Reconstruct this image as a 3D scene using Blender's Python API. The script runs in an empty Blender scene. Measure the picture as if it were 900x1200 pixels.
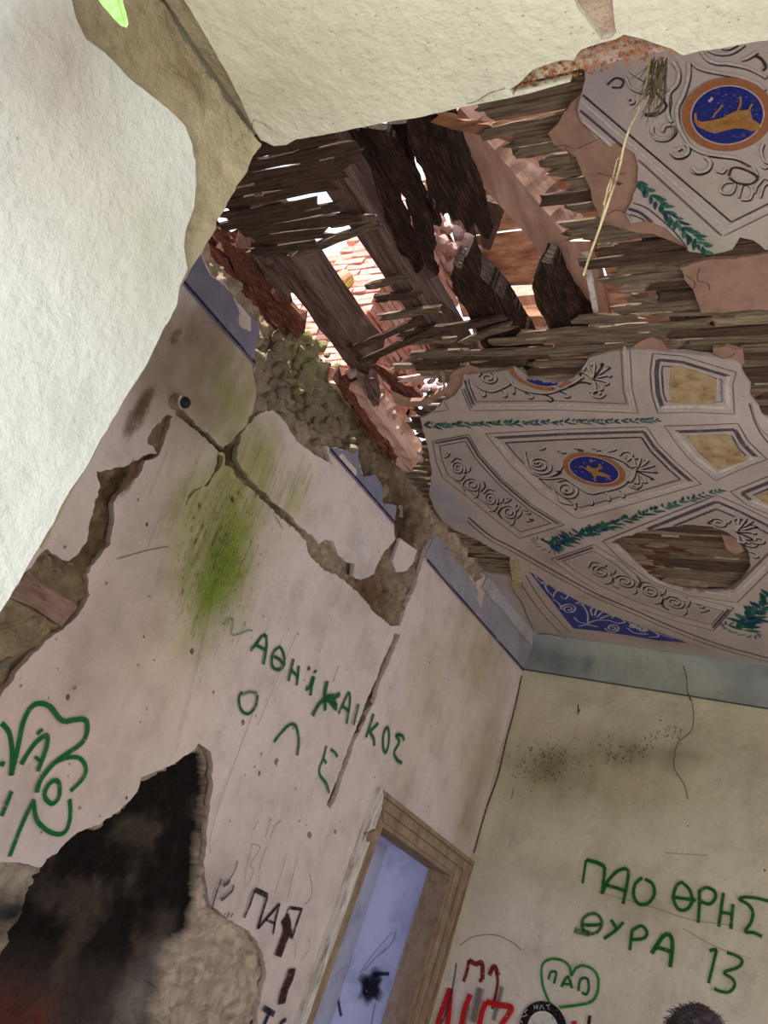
import bpy, bmesh, math, random
import numpy as np
from mathutils import Vector, Matrix
from mathutils.geometry import delaunay_2d_cdt

# ------------------------------------------------------------------ camera, world, sun
SC = bpy.context.scene
ROOT = SC.collection
PI = math.pi
EYE = 1.5
FL = 1080.0
CM = np.array([[0.83161502, 0.45159982, 0.32322449], [0.05334747, 0.51436424, -0.8559109], [-0.55278433, 0.72903157, 0.40366132]])
cam_d = bpy.data.cameras.new('camera')
cam = bpy.data.objects.new('camera', cam_d)
ROOT.objects.link(cam)
cam_d.sensor_fit = 'VERTICAL'; cam_d.sensor_height = 36.0; cam_d.sensor_width = 27.0
cam_d.lens = FL / 1200 * 36.0
cam_d.clip_start = 0.02; cam_d.clip_end = 300
cam.matrix_world = Matrix(((CM[0, 0], -CM[1, 0], -CM[2, 0], 0), (CM[0, 1], -CM[1, 1], -CM[2, 1], 0), (CM[0, 2], -CM[1, 2], -CM[2, 2], EYE), (0, 0, 0, 1)))
SC.camera = cam

W = bpy.data.worlds.new('sky'); SC.world = W; W.use_nodes = True
_b = W.node_tree.nodes['Background']; _b.inputs[0].default_value = (0.86, 0.93, 1.0, 1); _b.inputs[1].default_value = 2.6

def light(name, kind, loc, energy, color=(1, 1, 1), rot=None, size=None, sizey=None, angle=None):
    d = bpy.data.lights.new(name, kind); d.energy = energy; d.color = color
    if size: d.shape = 'RECTANGLE'; d.size = size; d.size_y = sizey or size
    if angle: d.angle = angle
    o = bpy.data.objects.new(name, d); ROOT.objects.link(o); o.location = loc
    if rot is not None: o.rotation_mode = 'QUATERNION'; o.rotation_quaternion = Vector(rot).to_track_quat('-Z', 'Y')
    return o
light('sun', 'SUN', (-3, -6, 12), 22.0, (1.0, 0.93, 0.86), rot=(0.07, 0.46, -0.88), angle=math.radians(0.6))
light('fill_right', 'AREA', (2.15, 2.0, 1.7), 66, (0.97, 0.96, 1.0), rot=(-1, 0.15, 0.35), size=1.2, sizey=1.9)  # added fill lamp; the window on this unseen side is made up
light('fill_right', 'AREA', (2.15, 4.2, 1.7), 30, (0.98, 0.97, 0.98), rot=(-1, -0.1, 0.35), size=1.2, sizey=1.9)  # second fill lamp added on the unseen right side
light('daylight_front_window', 'AREA', (0.0, 0.02, 1.45), 30, (0.95, 0.98, 1.0), rot=(0, 1, 0.25), size=1.9, sizey=1.0)
light('daylight_outside_window', 'AREA', (0.6, -1.2, 1.2), 24, (0.95, 0.98, 1.0), rot=(-0.5, 1, 0.5), size=2.4, sizey=1.6)
light('niche_fill', 'AREA', (-3.01, 3.58, 1.2), 14, (0.42, 0.50, 1.0), rot=(0.0, 1, 0.05), size=0.16, sizey=1.4)  # blue lamp added inside the closed niche, which has no window

SC.view_settings.view_transform = 'Standard'; SC.view_settings.look = 'None'
SC.view_settings.gamma = 1.0; SC.view_settings.use_curve_mapping = False
SC.view_settings.exposure = -0.82

# ------------------------------------------------------------------ room planes (camera-relative heights + EYE)
XL = -2.6; YR = 5.505; HC = 2.155 + EYE; HB = 1.9017 + EYE     # left wall, back wall, ceiling, underside of the band
XJ = -1.02; HS = 1.06 + EYE; YW = 0.70; YO = 0.10; XR = 2.2     # jamb, soffit, front wall inside / outside, right wall

def ray(px, py):
    d = np.stack([(np.asarray(px, float) - 450) / FL, (np.asarray(py, float) - 600) / FL, np.ones_like(np.asarray(px, float))], -1)
    return d @ CM
class Plane:
    """ax: fixed axis, val: its value, n: +1/-1 direction of the room side; (u,v) the two other axes"""
    def __init__(s, ax, val, n):
        s.ax, s.val, s.n = ax, val, n; s.o = [a for a in (0, 1, 2) if a != ax]
    def uv(s, px, py):
        d = ray(px, py); t = (s.val - (EYE if s.ax == 2 else 0)) / d[..., s.ax]
        P = d * t[..., None]; P[..., 2] += EYE
        return P[..., s.o]
    def p(s, pt):
        if pt[0] == 'w': return np.array(pt[1:3], float)
        return s.uv(np.array(float(pt[0])), np.array(float(pt[1])))
    def poly(s, pts): return np.array([s.p(q) for q in pts])
    def to3(s, uv, off=0.0):
        uv = np.asarray(uv, float); P = np.zeros(uv.shape[:-1] + (3,)); P[..., s.o[0]] = uv[..., 0]; P[..., s.o[1]] = uv[..., 1]
        P[..., s.ax] = s.val + s.n * np.asarray(off); return P
    def scale(s, px, py):
        a = s.uv(np.array(px), np.array(py)); b = s.uv(np.array(px + 1.), np.array(py)); c = s.uv(np.array(px), np.array(py + 1.))
        return math.sqrt(abs((b[0] - a[0]) * (c[1] - a[1]) - (b[1] - a[1]) * (c[0] - a[0])))
PL = Plane(0, XL, 1); PR = Plane(1, YR, -1); PC = Plane(2, HC, -1); PJ = Plane(0, XJ, 1); PS = Plane(2, HS, -1)

def at(px, py, ax, val):
    d = ray(px, py); t = (val - (EYE if ax == 2 else 0)) / d[ax]; P = d * t; P[2] += EYE; return P

# ------------------------------------------------------------------ noise
def _hash(ix, iy, s):
    h = (ix.astype(np.int64) * 374761393 + iy.astype(np.int64) * 668265263 + s * 982451653) & 0x7fffffff
    h = ((h ^ (h >> 13)) * 1274126177) & 0x7fffffff
    return ((h ^ (h >> 16)) & 0xffff) / 65535.0
def vn(x, y, s=0):
    x = np.asarray(x, float); y = np.asarray(y, float); ix = np.floor(x); iy = np.floor(y); fx = x - ix; fy = y - iy
    fx = fx * fx * (3 - 2 * fx); fy = fy * fy * (3 - 2 * fy)
    a = _hash(ix, iy, s); b = _hash(ix + 1, iy, s); c = _hash(ix, iy + 1, s); d = _hash(ix + 1, iy + 1, s)
    return (a * (1 - fx) + b * fx) * (1 - fy) + (c * (1 - fx) + d * fx) * fy
def fbm(x, y, s=0, o=4):
    r = 0; a = .5
    for k in range(o): r = r + a * vn(x * 2 ** k, y * 2 ** k, s + k * 17); a *= .5
    return r / (1 - .5 ** o)
def inside(P, poly):
    P = np.asarray(P, float); poly = np.asarray(poly, float); xi, yi = poly[:, 0], poly[:, 1]; xj, yj = np.roll(xi, 1), np.roll(yi, 1)
    r = np.zeros(len(P), bool); lo, hi = poly.min(0), poly.max(0); cand = np.nonzero((P[:, 0] >= lo[0]) & (P[:, 0] <= hi[0]) & (P[:, 1] >= lo[1]) & (P[:, 1] <= hi[1]))[0]
    sl_ = (xj - xi) / np.where(yj == yi, 1e-12, yj - yi)
    for k in range(0, len(cand), 4096):
        c = cand[k:k + 4096]; x, y = P[c, 0][:, None], P[c, 1][:, None]
        r[c] = (((yi > y) != (yj > y)) & (x < sl_ * (y - yi) + xi)).sum(1) % 2 == 1
    return r
def jagged(poly, step, amp, seed):
    out = []; n = len(poly)
    for i in range(n):
        a, b = poly[i], poly[(i + 1) % n]; d = b - a; L = np.hypot(*d)
        if L < 1e-9: continue
        k = max(1, min(200, int(L / step))); nrm = np.array([-d[1], d[0]]) / L
        for t in range(k):
            q = a + d * t / k
            m = (fbm(np.array(q[0] * 9), np.array(q[1] * 9), seed, 4) - .5) * 2 * amp + (vn(np.array(q[0] * 60), np.array(q[1] * 60), seed + 5) - .5) * amp * .7
            out.append(q + nrm * m)
    return np.array(out)

# ------------------------------------------------------------------ objects
def link(o, parent=None):
    ROOT.objects.link(o)
    if parent is not None: o.parent = parent
    return o
def mesh_obj(name, verts, faces, mat, parent=None, mats=None, fm=None, smooth=False, col=None):
    me = bpy.data.meshes.new(name)
    me.from_pydata([tuple(map(float, v)) for v in verts], [], [tuple(map(int, f)) for f in faces])
    for m in (mats or [mat]): me.materials.append(m)
    if fm is not None: me.polygons.foreach_set('material_index', np.array(fm, dtype=np.int32))
    if smooth: me.polygons.foreach_set('use_smooth', np.ones(len(me.polygons), bool))
    if col is not None:
        at_ = me.color_attributes.new('Col', 'FLOAT_COLOR', 'POINT')
        c = np.ones((len(verts), 4), np.float32); col = np.asarray(col); c[:, :col.shape[1]] = col
        at_.data.foreach_set('color', c.ravel())
    me.update()
    return link(bpy.data.objects.new(name, me), parent)
def tag(o, label=None, cat=None, group=None, kind=None):
    if label: o['label'] = label
    if cat: o['category'] = cat
    if group: o['group'] = group
    if kind: o['kind'] = kind
    return o
def empty(name, loc=(0, 0, 0), label=None, cat=None, group=None, kind=None):
    o = bpy.data.objects.new(name, None); ROOT.objects.link(o); o.location = loc
    return tag(o, label, cat, group, kind)
def setparent(o, p):
    o.parent = p; o.matrix_parent_inverse = Matrix.Translation(-Vector(p.location)); return o

def lin(c):
    c = np.asarray(c, float) / 255.; return np.where(c <= .04045, c / 12.92, ((c + .055) / 1.055) ** 2.4)
def L3(*c): return tuple(lin(c))

# ------------------------------------------------------------------ materials
def nodes(name):
    m = bpy.data.materials.new(name); m.use_nodes = True; nt = m.node_tree; b = nt.nodes['Principled BSDF']
    b.inputs['Roughness'].default_value = .9; b.inputs['Specular IOR Level'].default_value = .25
    return m, nt, b
def nn(nt, t, **k):
    n = nt.nodes.new(t)
    for a, v in k.items(): setattr(n, a, v)
    return n
def noise(nt, scale, detail=6, rough=.6, vec=None, stretch=None):
    tc = nn(nt, 'ShaderNodeTexCoord'); n = nn(nt, 'ShaderNodeTexNoise'); n.inputs['Scale'].default_value = scale
    n.inputs['Detail'].default_value = detail; n.inputs['Roughness'].default_value = rough
    if stretch:
        mp = nn(nt, 'ShaderNodeMapping'); mp.inputs['Scale'].default_value = stretch
        nt.links.new(tc.outputs['Object'], mp.inputs['Vector']); nt.links.new(mp.outputs['Vector'], n.inputs['Vector'])
    else: nt.links.new(tc.outputs['Object'], n.inputs['Vector'])
    return n
def ramp(nt, src, stops):
    r = nn(nt, 'ShaderNodeValToRGB'); e = r.color_ramp.elements
    e[0].position, e[0].color = stops[0][0], (*stops[0][1], 1); e[1].position, e[1].color = stops[-1][0], (*stops[-1][1], 1)
    for p, c in stops[1:-1]: q = e.new(p); q.color = (*c, 1)
    nt.links.new(src, r.inputs['Fac']); return r
def mul(nt, a, b, mode='MULTIPLY', fac=1.0):
    m = nn(nt, 'ShaderNodeMix', data_type='RGBA', blend_type=mode); m.inputs[0].default_value = fac
    nt.links.new(a, m.inputs[6]); nt.links.new(b, m.inputs[7]); return m
def bump(nt, b, src, strength, dist):
    n = nn(nt, 'ShaderNodeBump'); n.inputs['Strength'].default_value = strength; n.inputs['Distance'].default_value = dist
    nt.links.new(src, n.inputs['Height']); nt.links.new(n.outputs['Normal'], b.inputs['Normal']); return n
def G(v): return (v, v, v)

def mat_plaster(name, relief=.004, rough_scale=22, contrast=.22, fleck=True):
    m, nt, b = nodes(name); at_ = nn(nt, 'ShaderNodeVertexColor', layer_name='Col')
    n1 = noise(nt, 5, 8, .62); r1 = ramp(nt, n1.outputs['Fac'], [(.28, G(1 - contrast)), (.5, G(1.)), (.75, G(1 + contrast * .35))])
    a = mul(nt, at_.outputs['Color'], r1.outputs['Color'])
    n2 = noise(nt, 90, 4, .7); r2 = ramp(nt, n2.outputs['Fac'], [(.25, G(.80)), (.42, G(1.)), (.8, G(1.04))])
    a = mul(nt, a.outputs[2], r2.outputs['Color'])
    if fleck:
        v = nn(nt, 'ShaderNodeTexVoronoi'); v.inputs['Scale'].default_value = 9; tc = nn(nt, 'ShaderNodeTexCoord'); nt.links.new(tc.outputs['Object'], v.inputs['Vector'])
        r3 = ramp(nt, v.outputs['Distance'], [(.025, L3(120, 96, 82)), (.045, G(1.))]); a = mul(nt, a.outputs[2], r3.outputs['Color'], fac=.7)
    nt.links.new(a.outputs[2], b.inputs['Base Color'])
    n3 = noise(nt, rough_scale, 10, .62); bump(nt, b, n3.outputs['Fac'], .8, relief * 3)
    return m
def mat_vcol(name, scale=30, contrast=.4, dist=.02, rough=.95):
    m, nt, b = nodes(name); at_ = nn(nt, 'ShaderNodeVertexColor', layer_name='Col')
    n1 = noise(nt, scale, 8, .7); r1 = ramp(nt, n1.outputs['Fac'], [(.3, G(1 - contrast)), (.52, G(1.)), (.72, G(1 + contrast * .5))])
    a = mul(nt, at_.outputs['Color'], r1.outputs['Color']); nt.links.new(a.outputs[2], b.inputs['Base Color'])
    n3 = noise(nt, scale * 1.3, 8, .7); bump(nt, b, n3.outputs['Fac'], 1., dist); b.inputs['Roughness'].default_value = rough
    return m
def mat_noise(name, c1, c2, scale=8, dist=.006, stretch=None, c3=None, rough=.85, detail=7):
    m, nt, b = nodes(name); n = noise(nt, scale, detail, .65, stretch=stretch)
    st = [(.32, c1), (.55, c2)] if c3 is None else [(.3, c1), (.5, c2), (.68, c3)]
    r = ramp(nt, n.outputs['Fac'], st); nt.links.new(r.outputs['Color'], b.inputs['Base Color'])
    bump(nt, b, n.outputs['Fac'], .9, dist); b.inputs['Roughness'].default_value = rough
    return m
def mat_paint(name='paint_marks', lo=.30, hi=.46, least=.25):
    """paint marks: rgb from the vertices, soft edge and wear from their alpha"""
    m, nt, b = nodes(name); at_ = nn(nt, 'ShaderNodeVertexColor', layer_name='Col')
    n = noise(nt, 55, 5, .7); r = ramp(nt, n.outputs['Fac'], [(lo, G(least)), (hi, G(1.))])
    mm = nn(nt, 'ShaderNodeMath', operation='MULTIPLY'); nt.links.new(at_.outputs['Alpha'], mm.inputs[0]); nt.links.new(r.outputs['Color'], mm.inputs[1])
    nt.links.new(at_.outputs['Color'], b.inputs['Base Color']); nt.links.new(mm.outputs[0], b.inputs['Alpha'])
    return m

M = {}
M['plaster'] = mat_plaster('aged_plaster')
M['ceil'] = mat_plaster('painted_ceiling_plaster', relief=.001, rough_scale=60, contrast=.14, fleck=False)
M['white'] = mat_plaster('whitewashed_render', relief=.0035, rough_scale=34, contrast=.10, fleck=False)
M['rubble'] = mat_vcol('rubble_mortar', 22, .34, .05)
M['paint'] = mat_paint(); M['distemper'] = mat_paint('faded_distemper', .25, .62, .62)
M['scratch'] = mat_noise('brown_scratch_coat', L3(138, 106, 92), L3(164, 130, 113), 9, .004)
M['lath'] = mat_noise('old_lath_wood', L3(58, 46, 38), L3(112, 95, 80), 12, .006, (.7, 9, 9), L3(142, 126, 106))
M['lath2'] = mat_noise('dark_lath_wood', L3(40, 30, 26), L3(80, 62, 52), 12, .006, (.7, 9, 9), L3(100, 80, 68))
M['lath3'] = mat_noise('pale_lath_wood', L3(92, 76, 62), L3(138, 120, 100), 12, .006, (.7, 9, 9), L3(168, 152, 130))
M['joist'] = mat_noise('weathered_joist_wood', L3(58, 42, 38), L3(104, 82, 76), 9, .008, (7, .6, 7), L3(124, 100, 92))
M['rot'] = mat_noise('rotten_dark_wood', L3(14, 9, 7), L3(44, 28, 21), 12, .014, (8, 1., 8), L3(92, 64, 48))
M['redrot'] = mat_noise('reddish_rotten_wood', L3(50, 22, 14), L3(108, 62, 48), 12, .016, (9, 1.2, 9), L3(140, 96, 78))
M['beam'] = mat_noise('pinkish_beam_wood', L3(176, 132, 116), L3(200, 160, 144), 5, .003, (5, 1, 5), L3(216, 182, 168))
M['plank'] = mat_noise('roof_plank_wood', L3(92, 56, 38), L3(150, 106, 80), 4, .005, (1, 5, 5), L3(186, 148, 122))
M['brick'] = mat_noise('thin_pink_brick', L3(178, 112, 98), L3(216, 160, 146), 12, .006, None, L3(232, 190, 176))
M['brick2'] = mat_noise('pale_thin_brick', L3(200, 150, 138), L3(228, 190, 178), 12, .006)
M['mortar'] = mat_noise('lime_mortar', L3(120, 92, 82), L3(176, 146, 134), 20, .01)
M['stone'] = mat_noise('grey_rubble_stone', L3(112, 96, 80), L3(158, 142, 122), 9, .02, None, L3(186, 172, 150))
M['stone2'] = mat_noise('lichen_covered_stone', L3(92, 84, 48), L3(158, 152, 98), 9, .02, None, L3(206, 202, 160))
M['stone3'] = mat_noise('pale_rubble_lump', L3(196, 150, 140), L3(232, 200, 192), 14, .02)
M['trimwood'] = mat_noise('bare_door_wood', L3(120, 98, 78), L3(148, 124, 102), 9, .002, (2, 1.5, 1.2), L3(166, 144, 122))
M['whitepaint'] = mat_noise('chipped_white_paint', L3(150, 136, 124), L3(216, 210, 204), 18, .001, (2, 2, .5))
M['blackcap'] = mat_noise('black_bakelite', L3(12, 14, 18), L3(34, 38, 44), 30, .002, rough=.4)
M['cap'] = mat_noise('pale_ceramic', L3(120, 104, 94), L3(160, 142, 132), 30, .002, rough=.6)
M['straw'] = mat_noise('dry_straw', L3(128, 114, 82), L3(176, 162, 124), 30, .001)
M['strawdark'] = mat_noise('dry_grass_tuft', L3(50, 42, 30), L3(92, 80, 56), 30, .001)
M['grass'] = mat_noise('green_weed', L3(96, 120, 30), L3(170, 186, 70), 20, .001)
M['leaf'] = mat_noise('green_leaf', L3(130, 190, 60), L3(176, 224, 140), 30, .001, rough=.5)
M['terracotta'] = mat_noise('terracotta_tile', L3(176, 100, 78), L3(216, 146, 118), 9, .004)
M['floor'] = mat_noise('dusty_floor', L3(116, 112, 108), L3(160, 156, 150), 4, .01)
M['outwall'] = mat_noise('outer_render', L3(150, 142, 120), L3(186, 178, 156), 5, .01)
M['niche'] = mat_noise('bluish_limewash', L3(150, 150, 168), L3(196, 196, 208), 4, .002)
M['rust'] = None

# ------------------------------------------------------------------ flat pieces on a plane, real thickness
def blobs(plane, base, bl, seed=0, nscale=3.0):
    """colour function: soft stains; each (px,py, ru, rv, angle, colour, strength)"""
    P = [(plane.p((b[0], b[1])), b[2], b[3], math.radians(b[4]), lin(b[5]), b[6]) for b in bl]
    base = lin(base)
    def f(uv):
        c = np.tile(base, (len(uv), 1))
        wx = (fbm(uv[:, 0] * nscale, uv[:, 1] * nscale, seed) - .5); wy = (fbm(uv[:, 0] * nscale, uv[:, 1] * nscale, seed + 50) - .5)
        for q, ru, rv, an, col, st in P:
            d = uv - q; d = d + np.stack([wx, wy], -1) * 1.1 * min(ru, rv)
            a = d[:, 0] * math.cos(an) + d[:, 1] * math.sin(an); b_ = -d[:, 0] * math.sin(an) + d[:, 1] * math.cos(an)
            w = st * np.exp(-((a / ru) ** 2 + (b_ / rv) ** 2) * 1.2)[:, None]
            w = np.clip(w * (.35 + .75 * fbm(uv[:, 0] * 14, uv[:, 1] * 14, seed + 9) + .55 * fbm(uv[:, 0] * 24, uv[:, 1] * 3, seed + 19))[:, None], 0, 1)
            c = c * (1 - w) + col * w
        return c * (.94 + .12 * fbm(uv[:, 0] * 26, uv[:, 1] * 2.2, seed + 31)[:, None])
    return f
def cdt(loops, pts, grid, bbox, seed):
    """triangulation of loops (uv) plus a jittered grid of free points"""
    V = []; E = []
    for lp in loops:
        s = len(V); V += [tuple(q) for q in lp]; E += [(s + i, s + (i + 1) % len(lp)) for i in range(len(lp))]
    if grid:
        (a0, b0), (a1, b1) = bbox; rng = np.random.RandomState(seed)
        ga, gb = np.meshgrid(np.arange(a0, a1, grid), np.arange(b0, b1, grid)); g = np.stack([ga.ravel(), gb.ravel()], -1) + (rng.rand(ga.size, 2) - .5) * grid * .5
        pts = g if pts is None else np.vstack([g, pts])
    if pts is not None: V += [tuple(q) for q in pts]
    r = delaunay_2d_cdt([Vector((float(a), float(b))) for a, b in V], E, [], 0, 1e-6)
    v = np.array([(q.x, q.y) for q in r[0]]); f = np.array([t for t in r[2] if len(t) == 3]); return v, f
def piece(name, plane, outer, holes=(), thick=.02, off=0.0, mat=None, parent=None, grid=.04, jag=.008, step=.02, seed=1, col=None, offf=None, jag_outer=True, clip=(), relief=0.0):
    """outer/holes/clip in pixels or ('w',u,v); a slab whose face lies `off` in front of the plane"""
    ou = plane.poly(outer); hs = [jagged(plane.poly(h), step, jag, seed + 3 + i) for i, h in enumerate(holes)]
    if jag_outer: ou = jagged(ou, step, jag, seed)
    cl = [plane.poly(c) if not isinstance(c, np.ndarray) else c for c in clip]
    bb = (ou.min(0), ou.max(0))
    v, f = cdt([ou] + hs + cl, None, grid, bb, seed)
    cen = v[f].mean(1); keep = inside(cen, ou)
    for h in hs: keep &= ~inside(cen, h)
    for c in cl: keep &= inside(cen, c)
    f = f[keep]
    used = np.unique(f); mp = -np.ones(len(v), int); mp[used] = np.arange(len(used)); v = v[used]; f = mp[f]
    if len(f) == 0: return None
    o = np.full(len(v), off) + (offf(v) if offf else 0) + relief * (fbm(v[:, 0] * 6, v[:, 1] * 6, seed + 7, 3) - .5)
    P = plane.to3(v, o)
    # orientation
    n = np.cross(P[f[:, 1]] - P[f[:, 0]], P[f[:, 2]] - P[f[:, 0]])[:, plane.ax] * plane.n
    f[n < 0] = f[n < 0][:, ::-1]
    cols = col(v) if col else None
    faces = [tuple(t) for t in f]; VV = P
    if thick > 0:
        ed = {}
        for t in f:
            for i in range(3):
                a, b = int(t[i]), int(t[(i + 1) % 3])
                if (b, a) in ed: del ed[(b, a)]
                else: ed[(a, b)] = 1
        bv = sorted({a for e in ed for a in e}); ix = {a: len(P) + i for i, a in enumerate(bv)}
        B = P[bv].copy(); B[:, plane.ax] -= plane.n * thick; VV = np.vstack([P, B])
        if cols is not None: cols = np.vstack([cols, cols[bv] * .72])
        faces += [(b, a, ix[a], ix[b]) for a, b in ed]
    return mesh_obj(name, VV, faces, mat, parent, col=cols)

# ------------------------------------------------------------------ strokes (paint) on a plane
def catmull(pts, n=6, closed=False):
    P = np.array(pts, float)
    if len(P) < 3: return np.array([P[0] + (P[-1] - P[0]) * t for t in np.linspace(0, 1, n)])
    out = []; N = len(P); R = N if closed else N - 1
    for i in range(R):
        g = (lambda k: P[k % N]) if closed else (lambda k: P[min(max(k, 0), N - 1)])
        p0, p1, p2, p3 = g(i - 1), g(i), g(i + 1), g(i + 2)
        for t in np.arange(n) / n:
            out.append(.5 * ((2 * p1) + (-p0 + p2) * t + (2 * p0 - 5 * p1 + 4 * p2 - p3) * t * t + (-p0 + 3 * p1 - 3 * p2 + p3) * t ** 3))
    out.append(P[0] if closed else P[-1]); return np.array(out)
class Ink:
    def __init__(s, plane, off=.0015): s.pl = plane; s.off = off; s.V = []; s.F = []; s.C = []; s.k = 0
    def add_uv(s, uv, w, col, alpha=1., soft=.35, taper=0, keep=None, off=None, wear=0):
        uv = np.asarray(uv, float); n = len(uv)
        if n < 2: return
        s.k += 1; off = (s.off if off is None else off) + s.k % 7 * .00006
        d = np.gradient(uv, axis=0); L = np.hypot(d[:, 0], d[:, 1]) + 1e-9; nr = np.stack([-d[:, 1], d[:, 0]], -1) / L[:, None]
        t = np.linspace(0, 1, n); ww = np.full(n, w / 2.)
        if taper: ww = ww * np.clip(np.minimum(t, 1 - t) * 2 / max(taper, 1e-3), .25, 1) if taper > 0 else ww * (1 + taper * t)
        base = len(s.V); prof = [(-1, 0), (-1 + soft, 1), (1 - soft, 1), (1, 0)]
        P = [s.pl.to3(uv + nr * (ww * a)[:, None], off) for a, _ in prof]; c = lin(col)
        al = np.full(n, alpha)
        if soft > .05: al[0] *= .8; al[-1] *= .8
        if wear: al = al * np.clip(1.3 - wear * (vn(uv[:, 0] * 40, uv[:, 1] * 40, 3) > .5), 0, 1)
        for i in range(n):
            for j, (a, b) in enumerate(prof): s.V.append(P[j][i]); s.C.append((*c, b * al[i]))
        for i in range(n - 1):
            if keep is not None and not keep[i]: continue
            for j in range(3):
                q = base + i * 4 + j; s.F.append((q, q + 1, q + 5, q + 4))
    def line(s, px, w, col, alpha=1., soft=.35, smooth=True, n=6, taper=0, closed=False, keepf=None, off=None, wear=0):
        """px: pixel polyline, w: width in pixels"""
        px = [tuple(map(float, q)) for q in px]
        if smooth: q = catmull(px, n, closed)
        else:
            q = []; pp = px + ([px[0]] if closed else [])
            for a, b in zip(pp[:-1], pp[1:]):
                L = math.dist(a, b); k = max(1, int(L / 7)); q += [(a[0] + (b[0] - a[0]) * t / k, a[1] + (b[1] - a[1]) * t / k) for t in range(k)]
            q.append(pp[-1]); q = np.array(q)
        uv = s.pl.uv(q[:, 0], q[:, 1]); m = q.mean(0); sc = s.pl.scale(m[0], m[1])
        keep = keepf(uv) if keepf is not None else None
        s.add_uv(uv, w * sc, col, alpha, soft, taper, keep, off, wear)
    def disc(s, px, py, ru, rv, ang, col, alpha=1., core=.45, seed=0, keepf=None, off=None):
        """soft spot, radii in metres"""
        c0 = s.pl.p((px, py)); s.k += 1; off = (s.off if off is None else off) + s.k % 7 * .00006; N = 22; an = math.radians(ang)
        base = len(s.V); c = lin(col)
        if keepf is not None and not keepf(np.array([c0]))[0]: return
        s.V.append(s.pl.to3(c0, off)); s.C.append((*c, alpha))
        for r, a in ((core, alpha), (1, 0)):
            for i in range(N):
                th = 2 * PI * i / N; m = r * (1 + .35 * (vn(np.array(i * .9 + seed), np.array(seed * 1.7), seed) - .5) * 2)
                x, y = ru * m * math.cos(th), rv * m * math.sin(th)
                s.V.append(s.pl.to3(c0 + np.array([x * math.cos(an) - y * math.sin(an), x * math.sin(an) + y * math.cos(an)]), off)); s.C.append((*c, a))
        for i in range(N):
            j = (i + 1) % N; s.F.append((base, base + 1 + i, base + 1 + j)); s.F.append((base + 1 + i, base + 1 + N + i, base + 1 + N + j, base + 1 + j))
    def fill(s, px, col, alpha=1., off=None, uv=None):
        q = np.array([s.pl.p(p) for p in px]) if uv is None else uv; s.k += 1; off = (s.off if off is None else off) + s.k % 7 * .00006
        v, f = cdt([q], None, 0, None, 0); f = f[inside(v[f].mean(1), q)]; b = len(s.V); c = lin(col)
        for p in v: s.V.append(s.pl.to3(p, off)); s.C.append((*c, alpha))
        for t in f: s.F.append(tuple(b + t))
    def build(s, name, parent, label=None, mat=None, kind=None):
        if not s.F: return None
        o = mesh_obj(name, s.V, s.F, mat or M['paint'], parent, col=np.array(s.C))
        if label: o['label'] = label
        if kind: o['kind'] = kind
        return o

# ------------------------------------------------------------------ solids
def box(name, lo, hi, mat, parent=None):
    x0, y0, z0 = lo; x1, y1, z1 = hi
    v = [(x0, y0, z0), (x1, y0, z0), (x1, y1, z0), (x0, y1, z0), (x0, y0, z1), (x1, y0, z1), (x1, y1, z1), (x0, y1, z1)]
    return mesh_obj(name, v, [(0, 3, 2, 1), (4, 5, 6, 7), (0, 1, 5, 4), (1, 2, 6, 5), (2, 3, 7, 6), (3, 0, 4, 7)], mat, parent)
def multibox(name, L, mat, parent=None):
    V = []; F = []
    for (x0, y0, z0), (x1, y1, z1) in L:
        b = len(V); V += [(x0, y0, z0), (x1, y0, z0), (x1, y1, z0), (x0, y1, z0), (x0, y0, z1), (x1, y0, z1), (x1, y1, z1), (x0, y1, z1)]
        F += [tuple(b + i for i in f) for f in ((0, 3, 2, 1), (4, 5, 6, 7), (0, 1, 5, 4), (1, 2, 6, 5), (2, 3, 7, 6), (3, 0, 4, 7))]
    return mesh_obj(name, V, F, mat, parent)
def stick(p0, p1, w, h, seed, seg=8, rough=.15, ends=.3, up=(0, 0, 1), nw=2, nh=1, bend=0.):
    """rough wooden bar from p0 to p1: noisy rectangular rings, ragged ends -> verts, faces"""
    p0 = np.array(p0, float); p1 = np.array(p1, float); d = p1 - p0; L = np.linalg.norm(d); d /= L
    up = np.array(up, float); sd = np.cross(d, up); sd /= np.linalg.norm(sd); u = np.cross(sd, d)
    rng = np.random.RandomState(seed); ring = []
    for i in range(nw): ring.append((-1 + 2 * i / nw, -1))
    for i in range(nh): ring.append((1, -1 + 2 * i / nh))
    for i in range(nw): ring.append((1 - 2 * i / nw, 1))
    for i in range(nh): ring.append((-1, 1 - 2 * i / nh))
    k = len(ring); V = []; F = []
    wob = np.cumsum(rng.randn(seg + 1, 2) * rough * .35, 0); wob -= np.linspace(0, 1, seg + 1)[:, None] * wob[-1]
    for s in range(seg + 1):
        t = s / seg
        for j, (a, b) in enumerate(ring):
            e = (rng.rand() - .5) * 2 * ends * w if s in (0, seg) else (rng.rand() - .5) * .3 * L / seg
            q = p0 + d * (t * L + e) + sd * (w / 2) * (a * (1 + (rng.rand() - .5) * rough * 2) + wob[s, 0]) + u * (h / 2) * (b * (1 + (rng.rand() - .5) * rough * 2) + wob[s, 1] * .5)
            q = q + u * (-bend * 4 * t * (1 - t))
            V.append(q)
    for s in range(seg):
        for j in range(k):
            F.append((s * k + j, s * k + (j + 1) % k, (s + 1) * k + (j + 1) % k, (s + 1) * k + j))
    F.append(tuple(range(k))[::-1]); F.append(tuple(seg * k + j for j in range(k)))
    return V, F
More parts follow.
